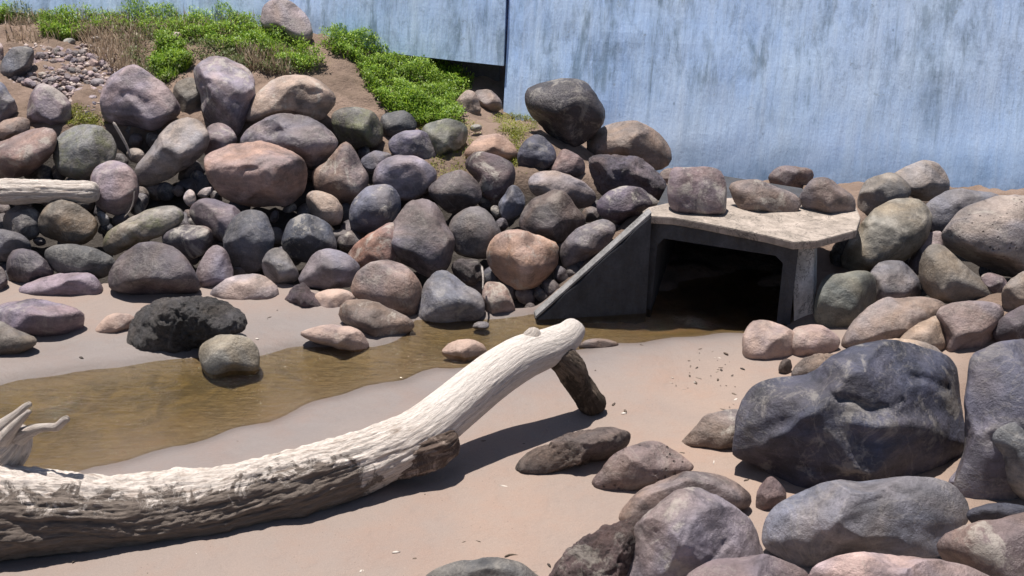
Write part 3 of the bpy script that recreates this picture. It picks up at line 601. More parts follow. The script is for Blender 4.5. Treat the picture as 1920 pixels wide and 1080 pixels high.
# --- on the culvert roof
RK('pink grey block shaped stone standing on the culvert roof', 'a18a88', [(1260,320),(1285,313),(1320,312),(1350,322),(1362,345),(1362,378),(1356,401),(1310,404),(1264,398),(1252,362)], 'g', zb=CTL-.02, ext=1.0, facets=3, group=CB)
RK('small brown stone behind the pink grey block', '8a7a74', [(1236,326),(1252,316),(1270,320),(1270,345),(1250,350),(1238,342)], k=.6, group=CB, name='rock')
RK('flat brown oval stone lying on the culvert roof', '96867a', [(1361,352),(1376,338),(1422,336),(1476,355),(1503,374),(1494,398),(1450,399),(1387,391)], 'g', zb=CT+.03, ext=1.0, dz=.6, group=CB)
RK('reddish brown stone behind the flat oval, against the wall', '85726c', [(1440,330),(1466,312),(1511,314),(1526,327),(1510,358),(1470,362),(1446,350)], k=.7, group=CB, name='rock')
RK('brown stone with grey top on the right end of the culvert roof', '8c7f7a', [(1501,366),(1528,333),(1565,337),(1601,369),(1597,398),(1540,402),(1508,390)], 'g', zb=CT+.01, ext=1.0, facets=6, group=CB)
# --- right heap
RK('pale grey green stone behind the big leaning oval', '96968e', [(1606,372),(1625,338),(1668,323),(1700,340),(1705,370),(1660,400),(1628,412),(1609,412)], k=.6, group=RB)
RK('smooth cream topped stone touching the wall at the right', 'b0a698', [(1675,326),(1710,308),(1752,303),(1774,324),(1779,357),(1735,380),(1702,366),(1680,345)], k=.8, group=RB)
RK('flat grey oval between the cream topped stone and the pitted boulder', '85868a', [(1732,388),(1760,364),(1800,354),(1850,357),(1880,375),(1855,412),(1800,432),(1758,440),(1738,415)], k=.55, group=RB)
RK('big leaning khaki oval boulder beside the culvert', 'a09a80', [(1693,368),(1727,380),(1746,408),(1736,450),(1700,488),(1640,509),(1588,507),(1574,480),(1598,438),(1634,394),(1664,374)], k=.65, facets=3, sub=5, group=RB)
RK('small pitted stone at the lower end of the leaning khaki oval', '84827a', [(1558,470),(1574,450),(1596,447),(1602,480),(1580,504),(1558,494)], k=.45, kind='craggy', group=RB, name='rock')
RK('huge pitted grey boulder with many small holes at the right edge', 'a8a29c', [(1762,446),(1791,403),(1840,377),(1889,366),(1935,367),(1975,400),(1985,460),(1950,512),(1886,522),(1840,509),(1778,473)], k=.6, kind='pitted', facets=2, sub=5, group=RB)
RK('wedge shaped olive stone in front of the pitted boulder', '97917f', [(1722,490),(1751,456),(1780,468),(1824,508),(1874,546),(1870,566),(1800,573),(1742,555),(1720,527)], k=.55, facets=5, group=RB)
RK('pale lilac stone squeezed behind the wedge shaped olive one', 'b0a5ac', [(1702,497),(1716,462),(1742,436),(1768,438),(1766,478),(1738,510),(1714,515)], k=.35, group=RB, name='rock')
RK('greenish black stone with a saddle shaped pale top right of the culvert', '7c8272', [(1529,558),(1545,522),(1585,510),(1632,512),(1645,545),(1638,600),(1600,624),(1550,618),(1528,592)], 'g', crease=[(1590,512,1590,535,14,.2)], group=RB)
RK('rough grey round stone right of the saddle topped one', '8b8a8c', [(1622,535),(1648,493),(1690,489),(1722,518),(1730,554),(1695,570),(1650,575),(1624,566)], k=.55, facets=6, group=RB)
RK('broad tan boulder behind the big black one', 'ab9a8a', [(1618,585),(1667,556),(1733,554),(1780,570),(1772,600),(1740,630),(1689,645),(1620,655),(1575,652),(1592,613)], k=.5, sub=5, group=RB)
RK('yellowish tan stone right of the broad tan boulder', 'c0a888', [(1680,642),(1712,613),(1757,590),(1776,620),(1778,660),(1730,676),(1684,668)], k=.5, group=RB, name='rock')
RK('pinkish grey stone with a small pale squiggle mark', 'a3938f', [(1756,588),(1791,568),(1858,566),(1883,582),(1866,630),(1826,672),(1776,660)], k=.5, group=RB)
RK('tan stone cut by the right edge below the pitted boulder', 'a39888', [(1877,552),(1900,517),(1940,508),(1975,550),(1940,592),(1888,584)], k=.5, group=RB, name='rock')
RK('dark plum stone cut by the right edge', '5e5660', [(1861,617),(1885,588),(1930,569),(1975,590),(1960,638),(1905,645),(1866,640)], k=.55, group=RB, name='rock')
RK('small mauve stone under the pitted boulder', '94848a', [(1838,520),(1860,511),(1888,525),(1890,552),(1860,550)], k=.3, group=RB, name='rock')
RK('pale sandy stone at the foot of the right wing wall, nearest the opening', 'c9b0a2', [(1393,632),(1408,605),(1436,597),(1462,606),(1492,625),(1496,655),(1460,672),(1400,670)], 'g', kind='sandy', zb=.05, group=SB, name='rock')
RK('sand dusted grey pink stone at the foot of the right wing wall', 'b8a09c', [(1470,632),(1500,610),(1545,612),(1575,635),(1560,658),(1500,668),(1470,655)], 'g', kind='sandy', zb=.05, dz=.7, group=SB, name='rock')
RK('small brown knob in the sand left of the big black boulder top', '6f605a', [(1459,690),(1466,676),(1482,674),(1485,690),(1474,702),(1463,700)], 'g', zb=.05, group=SB, name='rock', sub=3)
RK('knobbly cream stone in the sand above the big black boulder', 'b9a894', [(1484,700),(1496,680),(1520,666),(1560,664),(1600,672),(1590,700),(1530,712),(1500,710)], 'g', kind='craggy', zb=.05, group=SB, name='rock')
RK('long cream slab showing above the big black boulder', 'c8b8a0', [(1560,676),(1596,650),(1645,636),(1700,636),(1750,646),(1770,675),(1700,700),(1600,705)], k=.4, group=RB)
# --- foreground right
RK('largest boulder, black blue with a rough grey shelf across its top', '585c70', [(1384,792),(1392,752),(1415,721),(1462,706),(1513,699),(1564,667),(1619,647),(1705,645),(1781,657),(1815,684),(1824,748),(1823,824),(1790,880),(1747,900),(1598,930),(1475,944),(1441,886),(1406,865),(1374,850)], 'g', sub=6, facets=6, amp=.05, zb=.05, ext=1.03, dz=.8, seed=23, crease=[(1555,738,1640,768,6,.16),(1640,768,1700,752,5,.12),(1585,796,1760,800,16,-.26),(1700,700,1790,730,9,.18),(1440,830,1530,772,10,-.20),(1500,870,1560,900,14,.15),(1480,770,1530,740,14,.10),(1380,760,1440,850,14,-.04)], group=FB)
RK('tall blue grey boulder with pinkish top at the right edge', '6c6c7c', [(1818,672),(1858,645),(1925,632),(1990,650),(2010,800),(1980,930),(1909,952),(1820,956),(1785,912),(1808,833),(1810,748)], 'g', sub=5, facets=4, zb=.1, group=FB, ext=1.05)
RK('slate blue stone with a pale upright edge between the largest and tall blue grey boulders', '7f7f92', [(1778,910),(1798,862),(1818,826),(1846,850),(1872,950),(1825,962),(1786,950)], D=4.25, facets=6, group=FB)
RK('pale grey green boulder cut by the right edge before the tall blue grey one', '90948f', [(1857,812),(1875,785),(1925,763),(1985,800),(1990,900),(1935,938),(1896,917),(1865,865)], D=4.15, sub=5, facets=3, group=FB)
RK('large grey oval boulder with scratched rough face, bottom right', '878a92', [(1427,985),(1440,955),(1472,932),(1534,905),(1600,896),(1662,891),(1760,896),(1807,929),(1819,969),(1792,1005),(1747,1050),(1598,1060),(1521,1072),(1483,1058),(1432,1027)], 'g', sub=6, facets=6, amp=.045, crease=[(1600,950,1740,915,7,.07),(1530,1000,1640,940,8,-.06)], ext=1.0, zb=.12, group=FB)
RK('red brown boulder in the bottom right corner', '8a7872', [(1749,1018),(1803,985),(1875,968),(1925,960),(1990,970),(2000,1080),(1940,1150),(1850,1140),(1785,1070)], D=3.33, sub=5, group=FB)
RK('black stone in the gap above the red brown corner boulder', '5a5c6a', [(1812,967),(1835,948),(1900,944),(1935,960),(1905,990),(1840,992)], D=3.75, group=FB, name='rock')
RK('pale pink low boulder cut by the bottom edge', 'c7b2b0', [(1519,1073),(1573,1041),(1662,1038),(1768,1052),(1854,1079),(1885,1115),(1800,1160),(1650,1170),(1538,1135)], D=3.02, sub=5, group=FB)
RK('mauve grey boulder cut by the bottom edge left of the pale pink one', '97888c', [(1285,1085),(1340,1048),(1400,1038),(1460,1046),(1518,1075),(1500,1130),(1400,1160),(1305,1140)], D=3.02, sub=5, group=FB)
RK('light grey boulder with fine cracks and a pale polished patch', 'a49a9e', [(1135,1075),(1163,1025),(1205,972),(1257,927),(1300,915),(1362,941),(1410,981),(1437,1038),(1430,1110),(1330,1170),(1200,1170),(1128,1120)], D=3.28, sub=6, facets=6, seed=5, crease=[(1310,925,1262,1060,4,.06),(1370,1010,1310,1070,6,.12),(1190,1040,1240,940,8,-.05)], group=FB)
RK('rough reddish brown craggy boulder left of the light grey one', '86695f', [(1030,1085),(1070,1026),(1105,1001),(1151,977),(1205,970),(1225,1010),(1190,1100),(1120,1150),(1036,1140)], D=3.32, kind='craggy', sub=6, amp=.1, group=FB)
RK('tan rounded boulder in the sand behind the light grey one', 'a08e82', [(1160,976),(1179,938),(1228,903),(1292,882),(1362,896),(1402,925),(1399,953),(1362,958),(1260,990),(1190,992)], 'g', sub=5, facets=3, zb=.06, ext=1.05, group=FB)
RK('flat brown grey stone in the sand, right of the cracked sandy stone', '927f78', [(1108,905),(1130,874),(1165,843),(1221,825),(1272,846),(1299,878),(1262,895),(1195,927),(1137,927)], 'g', sub=5, zb=.06, ext=1.05, kind='pitted', dz=.8, group=SB)
RK('cracked multicoloured stone embedded in the sand below the fork shadow', '9a8878', [(966,880),(993,847),(1063,815),(1116,800),(1172,808),(1180,835),(1120,873),(1046,888),(989,891)], 'g', sub=5, zb=.06, ext=1.1, kind='craggy', amp=.06, dz=.8, group=SB)
RK('brown grey stone touching the left side of the largest boulder', '96877a', [(1272,833),(1309,794),(1337,775),(1385,768),(1400,800),(1396,842),(1313,843)], 'g', zb=.06, sub=5, facets=6, group=SB)
RK('small pink brown stone tucked under the largest boulder', 'a3857c', [(1416,942),(1425,910),(1448,893),(1474,930),(1454,962),(1430,967)], 'g', zb=.06, group=SB, name='rock')
RK('smooth green grey stone cut by the bottom edge below the log', '86857a', [(797,1080),(850,1054),(920,1047),(970,1054),(1013,1082),(990,1120),(880,1130),(805,1110)], D=3.15, sub=5, facets=2, group=SB)

# --- dark cobbles seen in the gaps of the pile
def inpoly(x, y, poly):
    ins = False; n = len(poly)
    for i in range(n):
        a = poly[i]; b = poly[(i+1) % n]
        if (a[1] > y) != (b[1] > y) and x < (b[0]-a[0])*(y-a[1])/(b[1]-a[1])+a[0]: ins = not ins
    return ins
import re
def short(t):
    t = re.split(r",| with | left of | right of | below | above | between | under | behind | beside | cut by | at the | on the | in the | from | to the ", t)[0]
    return ' '.join(t.split()[:6])
NB = [(p.mean(0), short(l)) for p, l in zip(ROCKPX, ROCKLB)]
usedlab = set()
def gaplabel(x, y):
    for c, l in sorted(NB, key=lambda q_: math.hypot(q_[0][0]-x, q_[0][1]-y)):
        dx, dy = x-c[0], y-c[1]
        d = ('right' if dx > 0 else 'left')+' of' if abs(dx) > abs(dy) else ('below' if dy > 0 else 'above')
        t = 'dark cobble in the shaded gap just %s the %s' % (d, l)
        if t not in usedlab: usedlab.add(t); return t
n0 = len(ROCKPX); cnt = 0; tries = 0; placed = []
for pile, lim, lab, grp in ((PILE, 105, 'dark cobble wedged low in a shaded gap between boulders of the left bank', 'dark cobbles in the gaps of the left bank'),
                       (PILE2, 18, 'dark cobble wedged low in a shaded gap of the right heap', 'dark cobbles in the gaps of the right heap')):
    cnt = 0; P_ = np.array(pile)
    for _ in range(6000):
        if cnt >= lim: break
        x = random.uniform(P_[:, 0].min(), P_[:, 0].max()); y = random.uniform(P_[:, 1].min(), P_[:, 1].max())
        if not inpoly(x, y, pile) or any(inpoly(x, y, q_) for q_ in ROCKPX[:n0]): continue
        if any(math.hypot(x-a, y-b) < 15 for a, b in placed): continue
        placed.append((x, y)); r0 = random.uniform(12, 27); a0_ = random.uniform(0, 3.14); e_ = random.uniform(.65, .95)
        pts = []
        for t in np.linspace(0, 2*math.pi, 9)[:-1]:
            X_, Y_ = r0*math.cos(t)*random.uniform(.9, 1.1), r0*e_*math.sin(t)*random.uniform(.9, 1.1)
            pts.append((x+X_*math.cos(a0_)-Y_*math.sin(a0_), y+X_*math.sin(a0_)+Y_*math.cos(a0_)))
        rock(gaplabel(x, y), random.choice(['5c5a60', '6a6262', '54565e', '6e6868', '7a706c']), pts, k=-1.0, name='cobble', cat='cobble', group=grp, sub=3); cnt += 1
# --- rubble patch and small stones on the bank
RUB = [(35,150),(70,95),(110,88),(200,110),(215,150),(190,215),(150,215),(130,180),(60,160)]
cnt = 0; placed = []
for _ in range(4000):
    if cnt >= 95: break
    x = random.uniform(20, 225); y = random.uniform(85, 230)
    if not inpoly(x, y, RUB) or any(math.hypot(x-a, y-b) < 8.5 for a, b in placed): continue
    placed.append((x, y)); r0 = random.uniform(5.5, 12); a0_ = random.uniform(-.6, .9); e_ = random.uniform(.5, .85); pts = []
    for t in np.linspace(0, 2*math.pi, 7)[:-1]:
        X_, Y_ = r0*math.cos(t)*random.uniform(.8, 1.2), r0*e_*math.sin(t)*random.uniform(.8, 1.2)
        pts.append((x+X_*math.cos(a0_)-Y_*math.sin(a0_), y+X_*math.sin(a0_)+Y_*math.cos(a0_)))
    rock('small angular broken stone in the pale rubble patch at upper left', random.choice(['a8949a', 'b5a0a0', '8c7f86', 'c4b0ac', '7c6e70', '9a8c84']), pts, k=.35, facets=9, name='rubble_stone', cat='stone', group='broken stones in the rubble patch', sub=2, amp=.16).data.polygons.foreach_set('use_smooth', [False]*320); cnt += 1
for (x, y, r0, lab) in [(130,78,12,'small green grey stone at the top of the rubble patch'), (178,72,9,'little cream stone on the dry stalks above the rubble'),
                        (680,72,20,'pale stone on top of the right green patch, under the wall'), (781,128,12,'yellowish stone lying among the right green patch'),
                        (330,68,14,'grey green stone between the dry stalks and green plants'), (95,150,11,'whitish flat stone in the upper rubble'),
                        (102,182,13,'pinkish broken stone just above the dome shaped boulder'), (182,155,14,'slanting pale stone at the right side of the rubble'),
                        (893,240,12,'cream pebble left of the dry grass by the dark boulder'), (905,258,9,'tiny cream pebble on the orange stone')]:
    e_ = .6 if r0 != 20 else .35
    rock(lab, {20: 'd8d4c4', 12: 'b8b49c'}.get(r0, 'bcaea4'), [(x+r0*math.cos(t)*random.uniform(.85, 1.1), y+r0*e_*math.sin(t)) for t in np.linspace(0, 6.283, 8)[:-1]], k=.8, name='rock', sub=3, facets=6)

dp = []
while len(dp) < 420:
    x = random.uniform(-50, 1700); y = random.uniform(560, 1079)
    if random.random() < .25: x = random.gauss(1330, 60); y = random.gauss(720, 50)
    dp.append((x, y))
dp = np.array(dp); dh = hit(dp[:, 0], dp[:, 1]); dh = dh[(sdist(dh[:, 0], dh[:, 1], POND) > .05) & (bank(dh[:, 0], dh[:, 1]) < .0)]
gv, gf = ICO[1]; VV = []; FF = []
for i, p in enumerate(dh):
    r_ = random.choice([.003, .004, .005, .007, .010]); q_ = gv*np.array([random.uniform(1, 2.6), random.uniform(.5, 1), .5])*(1+rng.normal(0, .16, (len(gv), 1)))
    a_ = random.uniform(0, 6.28); q_ = q_@np.array([[math.cos(a_), math.sin(a_), 0], [-math.sin(a_), math.cos(a_), 0], [0, 0, 1]]); VV.append(p+q_*r_+[0, 0, .001]); FF.append(gf+i*len(gv))
md, nt_, nd_, lk_, bs_ = newmat('beach_debris'); n_ = N(nt_); ge = nd_.new('ShaderNodeNewGeometry')
lk_.new(n_.ramp(ge.outputs['Random Per Island'], [(0, (.03, .022, .018)), (.6, (.10, .07, .05)), (.8, (.30, .24, .2)), (1, (.6, .55, .5))]), bs_.inputs['Base Color']); bs_.inputs['Roughness'].default_value = .8
tag(mesh('beach_debris', np.concatenate(VV), np.concatenate(FF), md, tuple(dh[0]), smooth=False), 'tiny dark flecks, shell bits and grit strewn over the sand', kind='stuff')
gp = []
while len(gp) < 900:
    x = random.uniform(15, 240); y = random.uniform(85, 235)
    if inpoly(x, y, [(10,95),(60,85),(140,75),(215,100),(235,150),(205,222),(150,225),(120,175),(60,158),(20,165)]): gp.append((x, y))
gp = np.array(gp); gh = hit(gp[:, 0], gp[:, 1]); gv, gf = ICO[1]; VV = []; FF = []
for i, p in enumerate(gh):
    r_ = random.uniform(.008, .03); q_ = gv*np.array([1, random.uniform(.5, .9), random.uniform(.4, .7)])*(1+rng.normal(0, .16, (len(gv), 1)))
    a_ = random.uniform(0, 6.28); q_ = q_@np.array([[math.cos(a_), math.sin(a_), 0], [-math.sin(a_), math.cos(a_), .3], [0, 0, 1]]); VV.append(p+q_*r_+[0, 0, r_*.3]); FF.append(gf+i*len(gv))
mg, nt_, nd_, lk_, bs_ = newmat('mixed_gravel'); n_ = N(nt_); ge = nd_.new('ShaderNodeNewGeometry')
lk_.new(n_.ramp(ge.outputs['Random Per Island'], [(0, (.08, .06, .06)), (.5, (.26, .19, .18)), (1, (.46, .38, .34))]), bs_.inputs['Base Color']); bs_.inputs['Roughness'].default_value = .8
gr = mesh('gravel', np.concatenate(VV), np.concatenate(FF), mg, tuple(gh[0]), smooth=False); tag(gr, 'broken gravel and shell bits filling the rubble patch', kind='stuff')

# ------------------------------------------------------------------ driftwood
def tube(name, path, mat, parent=None, seg=48, per=.02, rough=.06, ridge=.03, barkf=None, loc=(0, 0, 0), endround=True, kexp=1.0, seed=0, cap_rough=0.0):
    """path: list of (point, radius)"""
    pts = np.array([p for p, r in path]); rad = np.array([r for p, r in path])
    cum = np.r_[0, np.cumsum(np.linalg.norm(np.diff(pts, axis=0), axis=1))]; L = cum[-1]; n = max(6, int(L/per))
    s = np.linspace(0, L, n)
    def cr(vals, s_):
        out = []
        for q_ in s_:
            i = min(max(np.searchsorted(cum, q_)-1, 0), len(cum)-2); t = (q_-cum[i])/(cum[i+1]-cum[i])
            p0 = vals[max(i-1, 0)]; p1 = vals[i]; p2 = vals[i+1]; p3 = vals[min(i+2, len(vals)-1)]
            out.append(.5*((2*p1)+(p2-p0)*t+(2*p0-5*p1+4*p2-p3)*t*t+(3*p1-p0-3*p2+p3)*t**3))
        return np.array(out)
    C = cr(pts, s); Rr = cr(rad, s)
    if endround:
        for i in range(n):
            for d_ in (s[i], L-s[i]):
                rr_ = Rr[i]*.75
                if d_ < rr_: Rr[i] *= math.sqrt(max(1-(1-d_/rr_)**2, .003))
    Tn = np.gradient(C, axis=0); Tn /= np.linalg.norm(Tn, axis=1)[:, None]
    upv = np.array([0, 0, 1.]) if abs(Tn[0][2]) < .9 else np.array([0, 1., 0])
    V = []; bark = []; uv = []
    so = Vector((seed*7.3, 1.7, 4.1))
    for i in range(n):
        a = np.cross(Tn[i], upv); a /= np.linalg.norm(a); b = np.cross(a, Tn[i])
        for j in range(seg):
            t = 2*math.pi*j/seg; d = a*math.cos(t)+b*math.sin(t)
            fine_ = mn.fractal(Vector((s[i]*14, math.cos(t)*9, math.sin(t)*9))+so, .6, 2.2, 3)*ridge*.55 if seg >= 64 else 0
            lump = mn.fractal(Vector(C[i]+d*Rr[i])*4.5+so, 1, 2, 4)*rough
            rid = mn.fractal(Vector((s[i]*1.6, math.cos(t)*3.2, math.sin(t)*3.2))+so, .7, 2.2, 5)*ridge
            r_ = Rr[i]*(1+(lump+rid+fine_)*(1-.82*min(max((s[i]/L-.60)/.16, 0), 1) if seg > 150 else 1))
            V.append(C[i]+d*r_); bark.append(barkf(s[i]/L, t, d) if barkf else 0.); uv.append((s[i], t/(2*math.pi)*.9))
    Fc = [(i*seg+j, i*seg+(j+1) % seg, (i+1)*seg+(j+1) % seg, (i+1)*seg+j) for i in range(n-1) for j in range(seg)]
    V.append(C[0]); V.append(C[-1]); bark += [bark[0], bark[-1]]; uv += [uv[0], uv[-1]]
    k0 = n*seg
    Fc += [(k0, (j+1) % seg, j) for j in range(seg)]+[(k0+1, (n-1)*seg+j, (n-1)*seg+(j+1) % seg) for j in range(seg)]
    o = mesh(name, V, Fc, mat, loc, parent)
    fattr(o.data, 'bark', bark)
    ul = o.data.uv_layers.new(name='UVMap')
    for lp in o.data.loops: ul.data[lp.index].uv = uv[lp.vertex_index]
    return o
def PR(px, py, rpx, Y):
    p = P(px, py, Y); return (p, rpx*depth(p)/F)
BLEACH = wood_material('bleached_driftwood', (.80, .72, .66), (.24, .165, .12), (.15, .098, .068))
log = empty('driftwood_log', G(720, 930, 0)); tag(log, 'huge bleached driftwood trunk with forked end lying across the sand', 'driftwood log')
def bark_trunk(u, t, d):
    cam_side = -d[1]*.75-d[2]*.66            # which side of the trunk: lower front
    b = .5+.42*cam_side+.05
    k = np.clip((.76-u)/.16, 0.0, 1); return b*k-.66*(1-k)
tp = [PR(-420, 930, 112, 3.25), PR(-200, 952, 100, 3.28), PR(0, 958, 88, 3.32), PR(120, 962, 78, 3.36), PR(240, 966, 70, 3.41), PR(360, 952, 67, 3.47), PR(480, 926, 63, 3.54), PR(600, 890, 60, 3.63),
      PR(700, 858, 57, 3.73), PR(780, 820, 52, 3.83), PR(850, 766, 47, 3.96), PR(915, 712, 45, 4.09), PR(975, 672, 42, 4.21), PR(1030, 650, 36, 4.31), PR(1064, 630, 29, 4.38), PR(1084, 603, 19, 4.43)]
tube('trunk', tp, BLEACH, log, seg=190, per=.009, rough=.12, ridge=.10, barkf=bark_trunk, loc=tuple(G(720, 930, 0)), seed=1)
STUBM = wood_material('torn_brown_wood', (.50, .40, .34), (.22, .14, .11), (.17, .11, .085))
lw = wood_material('weathered_dark_wood', (.22, .17, .13), (.07, .05, .04), (.06, .045, .035))
tube('fork_branch', [PR(1040, 655, 30, 4.30), PR(1062, 682, 29, 4.32), PR(1080, 712, 25, 4.35), PR(1100, 742, 26, 4.38), PR(1114, 764, 25, 4.40), PR(1116, 772, 22, 4.40)], lw, log, seg=64, per=.01, rough=.16, ridge=.1, barkf=lambda u, t, d: .35+u*.3, loc=tuple(G(720, 930, 0)), seed=2)['label'] = 'darker forked limb propping the end on the sand'
tube('knot', [PR(990, 660, 34, 4.24), PR(996, 640, 24, 4.26), PR(1000, 624, 16, 4.27), PR(1001, 613, 9, 4.28)], BLEACH, log, seg=32, per=.008, barkf=None, loc=tuple(G(720, 930, 0)), seed=3)
tube('broken_stub', [PR(690, 866, 32, 3.77), PR(740, 854, 40, 3.77), PR(790, 839, 42, 3.78), PR(828, 824, 39, 3.83), PR(850, 812, 31, 3.87)], STUBM, log, seg=96, per=.008, rough=.22, ridge=.16, barkf=lambda u, t, d: .55, loc=tuple(G(720, 930, 0)), seed=4)['label'] = 'dark broken branch stub at the bend'
tube('root', [PR(-60, 880, 60, 3.46), PR(-10, 862, 46, 3.47), PR(20, 836, 38, 3.48), PR(34, 812, 28, 3.49), PR(40, 796, 16, 3.5)], BLEACH, log, seg=48, per=.008, rough=.2, ridge=.15, barkf=lambda u, t, d: .1, loc=tuple(G(720, 930, 0)), seed=5)
tube('root', [PR(-40, 822, 20, 3.44), PR(0, 802, 14, 3.45), PR(28, 780, 9, 3.46), PR(48, 762, 6.5, 3.47), PR(58, 757, 5, 3.47)], BLEACH, log, seg=24, per=.006, rough=.2, ridge=.1, loc=tuple(G(720, 930, 0)), seed=6)
tube('root', [PR(0, 830, 16, 3.42), PR(26, 800, 10, 3.42), PR(44, 782, 7, 3.42), PR(56, 770, 5, 3.42)], BLEACH, log, seg=24, per=.006, rough=.2, ridge=.1, loc=tuple(G(720, 930, 0)), seed=7)
tube('root', [PR(30, 822, 18, 3.46), PR(62, 806, 12, 3.45), PR(84, 801, 9, 3.44), PR(106, 800, 8, 3.43), PR(118, 790, 7, 3.43), PR(128, 783, 6, 3.43)], BLEACH, log, seg=24, per=.006, rough=.2, ridge=.1, barkf=lambda u, t, d: .3, loc=tuple(G(720, 930, 0)), seed=8)
# small driftwood and sticks on the bank
g0 = hit([90], [360], .12)[0]
Yb = g0[1]-.15
o = tube('driftwood_log', [PR(-160, 356, 24, Yb), PR(-60, 358, 23, Yb), PR(40, 359, 22, Yb), PR(120, 359, 20, Yb), PR(172, 360, 21, Yb), PR(184, 360, 18, Yb)], BLEACH, None, seg=64, per=.012, rough=.12, ridge=.08, barkf=lambda u, t, d: .18, loc=tuple(P(90, 360, Yb)), seed=31)
tag(o, 'short bleached driftwood log lying on the boulders at the left edge', 'driftwood log')
hs = hit([232], [250], .25)[0][1]
o = tube('stick', [PR(212, 228, 3, hs), PR(226, 252, 3, hs), PR(238, 275, 2.5, hs), PR(246, 298, 2, hs)], BLEACH, None, seg=10, per=.02, loc=tuple(P(228, 255, hs)), seed=32); tag(o, 'thin grey stick leaning in the gap below the lilac grey boulder', 'stick')
hs = hit([245], [400], .22)[0][1]
o = tube('stick', [PR(252, 358, 1.1, hs), PR(250, 378, 1.2, hs), PR(243, 396, 1.1, hs), PR(232, 408, 1.0, hs)], BLEACH, None, seg=8, per=.02, loc=tuple(P(245, 390, hs)), seed=33); tag(o, 'thin curved pale twig hanging beside the pinkish grey boulder', 'stick')
hs = 5.62
o = tube('stick', [PR(903, 498, 2, 5.8), PR(906, 520, 2, 5.72), PR(905, 545, 1.4, 5.66)], BLEACH, None, seg=8, per=.02, loc=tuple(P(906, 540, 5.7)), seed=34); tag(o, 'thin upright pale stick between the smooth grey and small pink stones', 'stick')
for (pts, lab) in [([(865,1018,2.2),(885,1014,2.4),(902,1016,1.5)], 'tiny dark twig on the sand below the log'), ([(945,1044,2.5),(958,1040,3),(975,1042,1.6)], 'small dark twig beside the green grey stone at the bottom')]:
    o = tube('twig', [(hit([x], [y], .006)[0], r*2.6/F) for x, y, r in pts], lw, None, seg=8, per=.01, loc=tuple(G(pts[0][0], pts[0][1], .085)), seed=40); tag(o, lab, 'twig')

# ------------------------------------------------------------------ vegetation (uncountable leaves and stalks)
def sample(poly, n):
    P_ = np.array(poly); xs = []
    while len(xs) < n:
        x = random.uniform(P_[:, 0].min(), P_[:, 0].max()); y = random.uniform(P_[:, 1].min(), P_[:, 1].max())
        if inpoly(x, y, poly): xs.append((x, y))
    xs = np.array(xs); return hit(xs[:, 0], xs[:, 1])
def leaves(name, polys, n, mat, label, size=(.012, .034), hum=.18, up=.5, blade=False, hgt=(.05, .12)):
    Vs = []; Fs = []; k = 0
    for poly, frac in polys:
        for p in sample(poly, int(n*frac)):
            gapn = mn.noise(Vector((p[0]*6.5, p[1]*6.5, 7.7)))+.5*mn.noise(Vector((p[0]*15, p[1]*15, 2.7)))
            if gapn < -.34 and not blade: continue
            h = hum*(.35+.65*abs(mn.noise(Vector((p[0]*4.2, p[1]*4.2, 1.3))))*1.8)
            if blade:
                L = random.uniform(*hgt); w = random.uniform(.0025, .006); a = random.uniform(0, 6.283); lean = random.uniform(.1, .75)
                b = np.array(p)+[0, 0, -.01]; d = np.array([math.cos(a)*lean, math.sin(a)*lean, 1]); d /= np.linalg.norm(d)
                sd_ = np.array([-math.sin(a), math.cos(a), 0])*w; m = b+d*L*.55; t = b+d*L+np.array([math.cos(a), math.sin(a), -.6])*L*.18*random.random()
                Vs += [b-sd_, b+sd_, m+sd_*.8, m-sd_*.8, t]; Fs += [(k, k+1, k+2, k+3), (k+3, k+2, k+4)]; k += 5
            else:
                c = np.array(p)+[random.gauss(0, .02), random.gauss(0, .02), random.random()**.6*h]
                L = random.uniform(*size); w = L*random.uniform(.35, .55); a = random.uniform(0, 6.283); el = random.uniform(-.2, 1.2)
                d = np.array([math.cos(a)*math.cos(el), math.sin(a)*math.cos(el), math.sin(el)]); sd_ = np.cross(d, [0, 0, 1]); sd_ /= (np.linalg.norm(sd_)+1e-6)
                Vs += [c, c+d*L*.55+sd_*w*.5, c+d*L, c+d*L*.55-sd_*w*.5]; Fs.append((k, k+1, k+2, k+3)); k += 4
    o = mesh(name, Vs, Fs, mat, tuple(Vs[0]), smooth=False); tag(o, label, None, None, 'stuff'); return o
GREEN = leaf_material('green_leaf', (.07, .17, .012), (.34, .47, .05)); OLIVE = leaf_material('olive_leaf', (.07, .11, .03), (.20, .22, .08)); YEL = leaf_material('yellow_green_moss', (.15, .19, .02), (.34, .33, .06)); DRYM = leaf_material('dry_stalk', (.24, .17, .12), (.46, .36, .26), .25)
GP1 = [(230,34),(300,14),(370,20),(440,34),(500,58),(560,84),(585,104),(540,112),(500,108),(440,100),(380,88),(330,78),(270,68)]
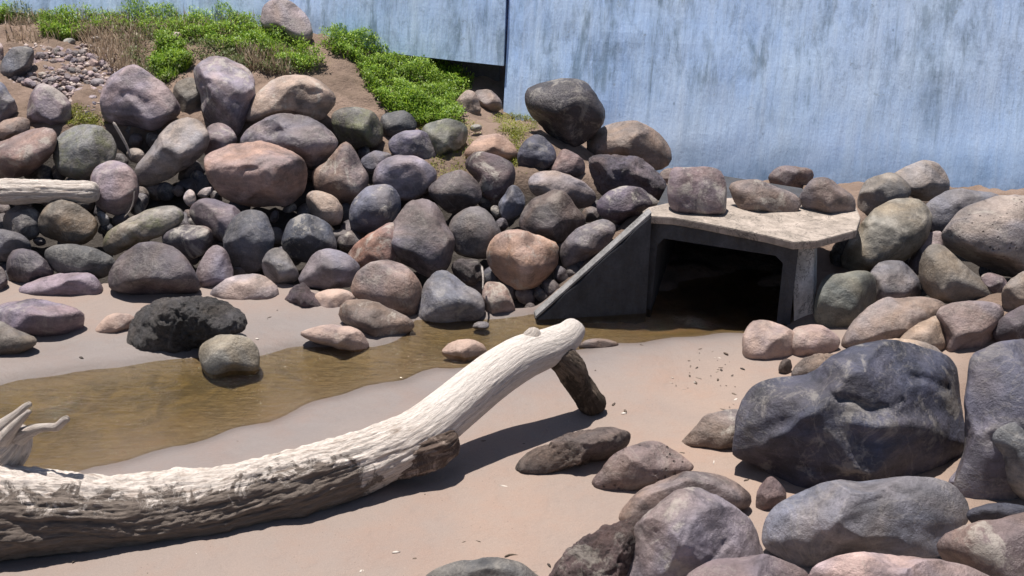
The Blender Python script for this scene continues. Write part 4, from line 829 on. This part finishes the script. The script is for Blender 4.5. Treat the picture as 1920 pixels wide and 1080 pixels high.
GP1b = [(300,85),(345,90),(360,120),(330,150),(300,158),(285,130)]
GP5 = [(700,190),(760,200),(850,205),(870,222),(860,238),(800,240),(740,225)]; GP6 = [(160,40),(240,38),(250,60),(200,72),(160,60)]; GP7 = [(470,96),(600,110),(610,130),(560,140),(500,122)]
GP2 = [(600,78),(640,66),(690,66),(720,82),(760,98),(800,112),(858,142),(888,158),(862,190),(846,216),(800,232),(735,214),(702,190),(682,156),(668,122),(625,106)]
GP3 = [(78,48),(110,40),(150,52),(158,72),(120,78),(80,70)]; GP4 = [(-10,8),(15,12),(25,40),(0,48),(-10,45)]
leaves('green_ground_cover', [(GP1, .30), (GP1b, .09), (GP2, .46), (GP3, .07), (GP4, .04), (GP5, .10), (GP6, .03), (GP7, .05)], 70000, GREEN, 'bright green creeping plants covering the bank top')
leaves('olive_undergrowth', [([(200,40),(330,55),(400,80),(500,100),(600,112),(590,130),(540,150),(480,140),(360,112),(340,152),(290,170),(245,130)], .5), ([(680,110),(740,105),(800,110),(720,190),(690,150)], .18), ([(0,20),(240,20),(240,45),(0,50)], .32)], 18000, OLIVE, 'olive and grey green undergrowth between the bright plants', hum=.12)
leaves('yellow_green_moss', [([(120,206),(150,202),(192,215),(200,238),(130,240)], .25), ([(925,222),(960,212),(1004,222),(1006,246),(970,254),(935,250)], .35), ([(780,225),(850,215),(900,235),(890,290),(860,330),(815,335),(800,300)], .35), ([(955,250),(985,250),(980,330),(962,320)], .2)], 11000, YEL, 'yellow green moss and short grass between the stones', size=(.008, .02), hum=.04)
leaves('dry_stalks', [([(140,70),(235,40),(275,70),(275,150),(230,160),(180,110)], .36), ([(10,40),(500,22),(480,60),(300,80),(150,80),(10,85)], .42), ([(440,98),(535,110),(545,150),(470,135)], .22)], 2600, DRYM, 'tangle of dry brown stalks and dead grass on the bank top', blade=True, hgt=(.06, .20))
leaves('green_grass', [(GP1, .25), (GP1b, .3), (GP2, .3), (GP3, .1), (GP4, .05)], 3500, GREEN, 'short upright grass blades among the creeping plants', blade=True, hgt=(.05, .13))
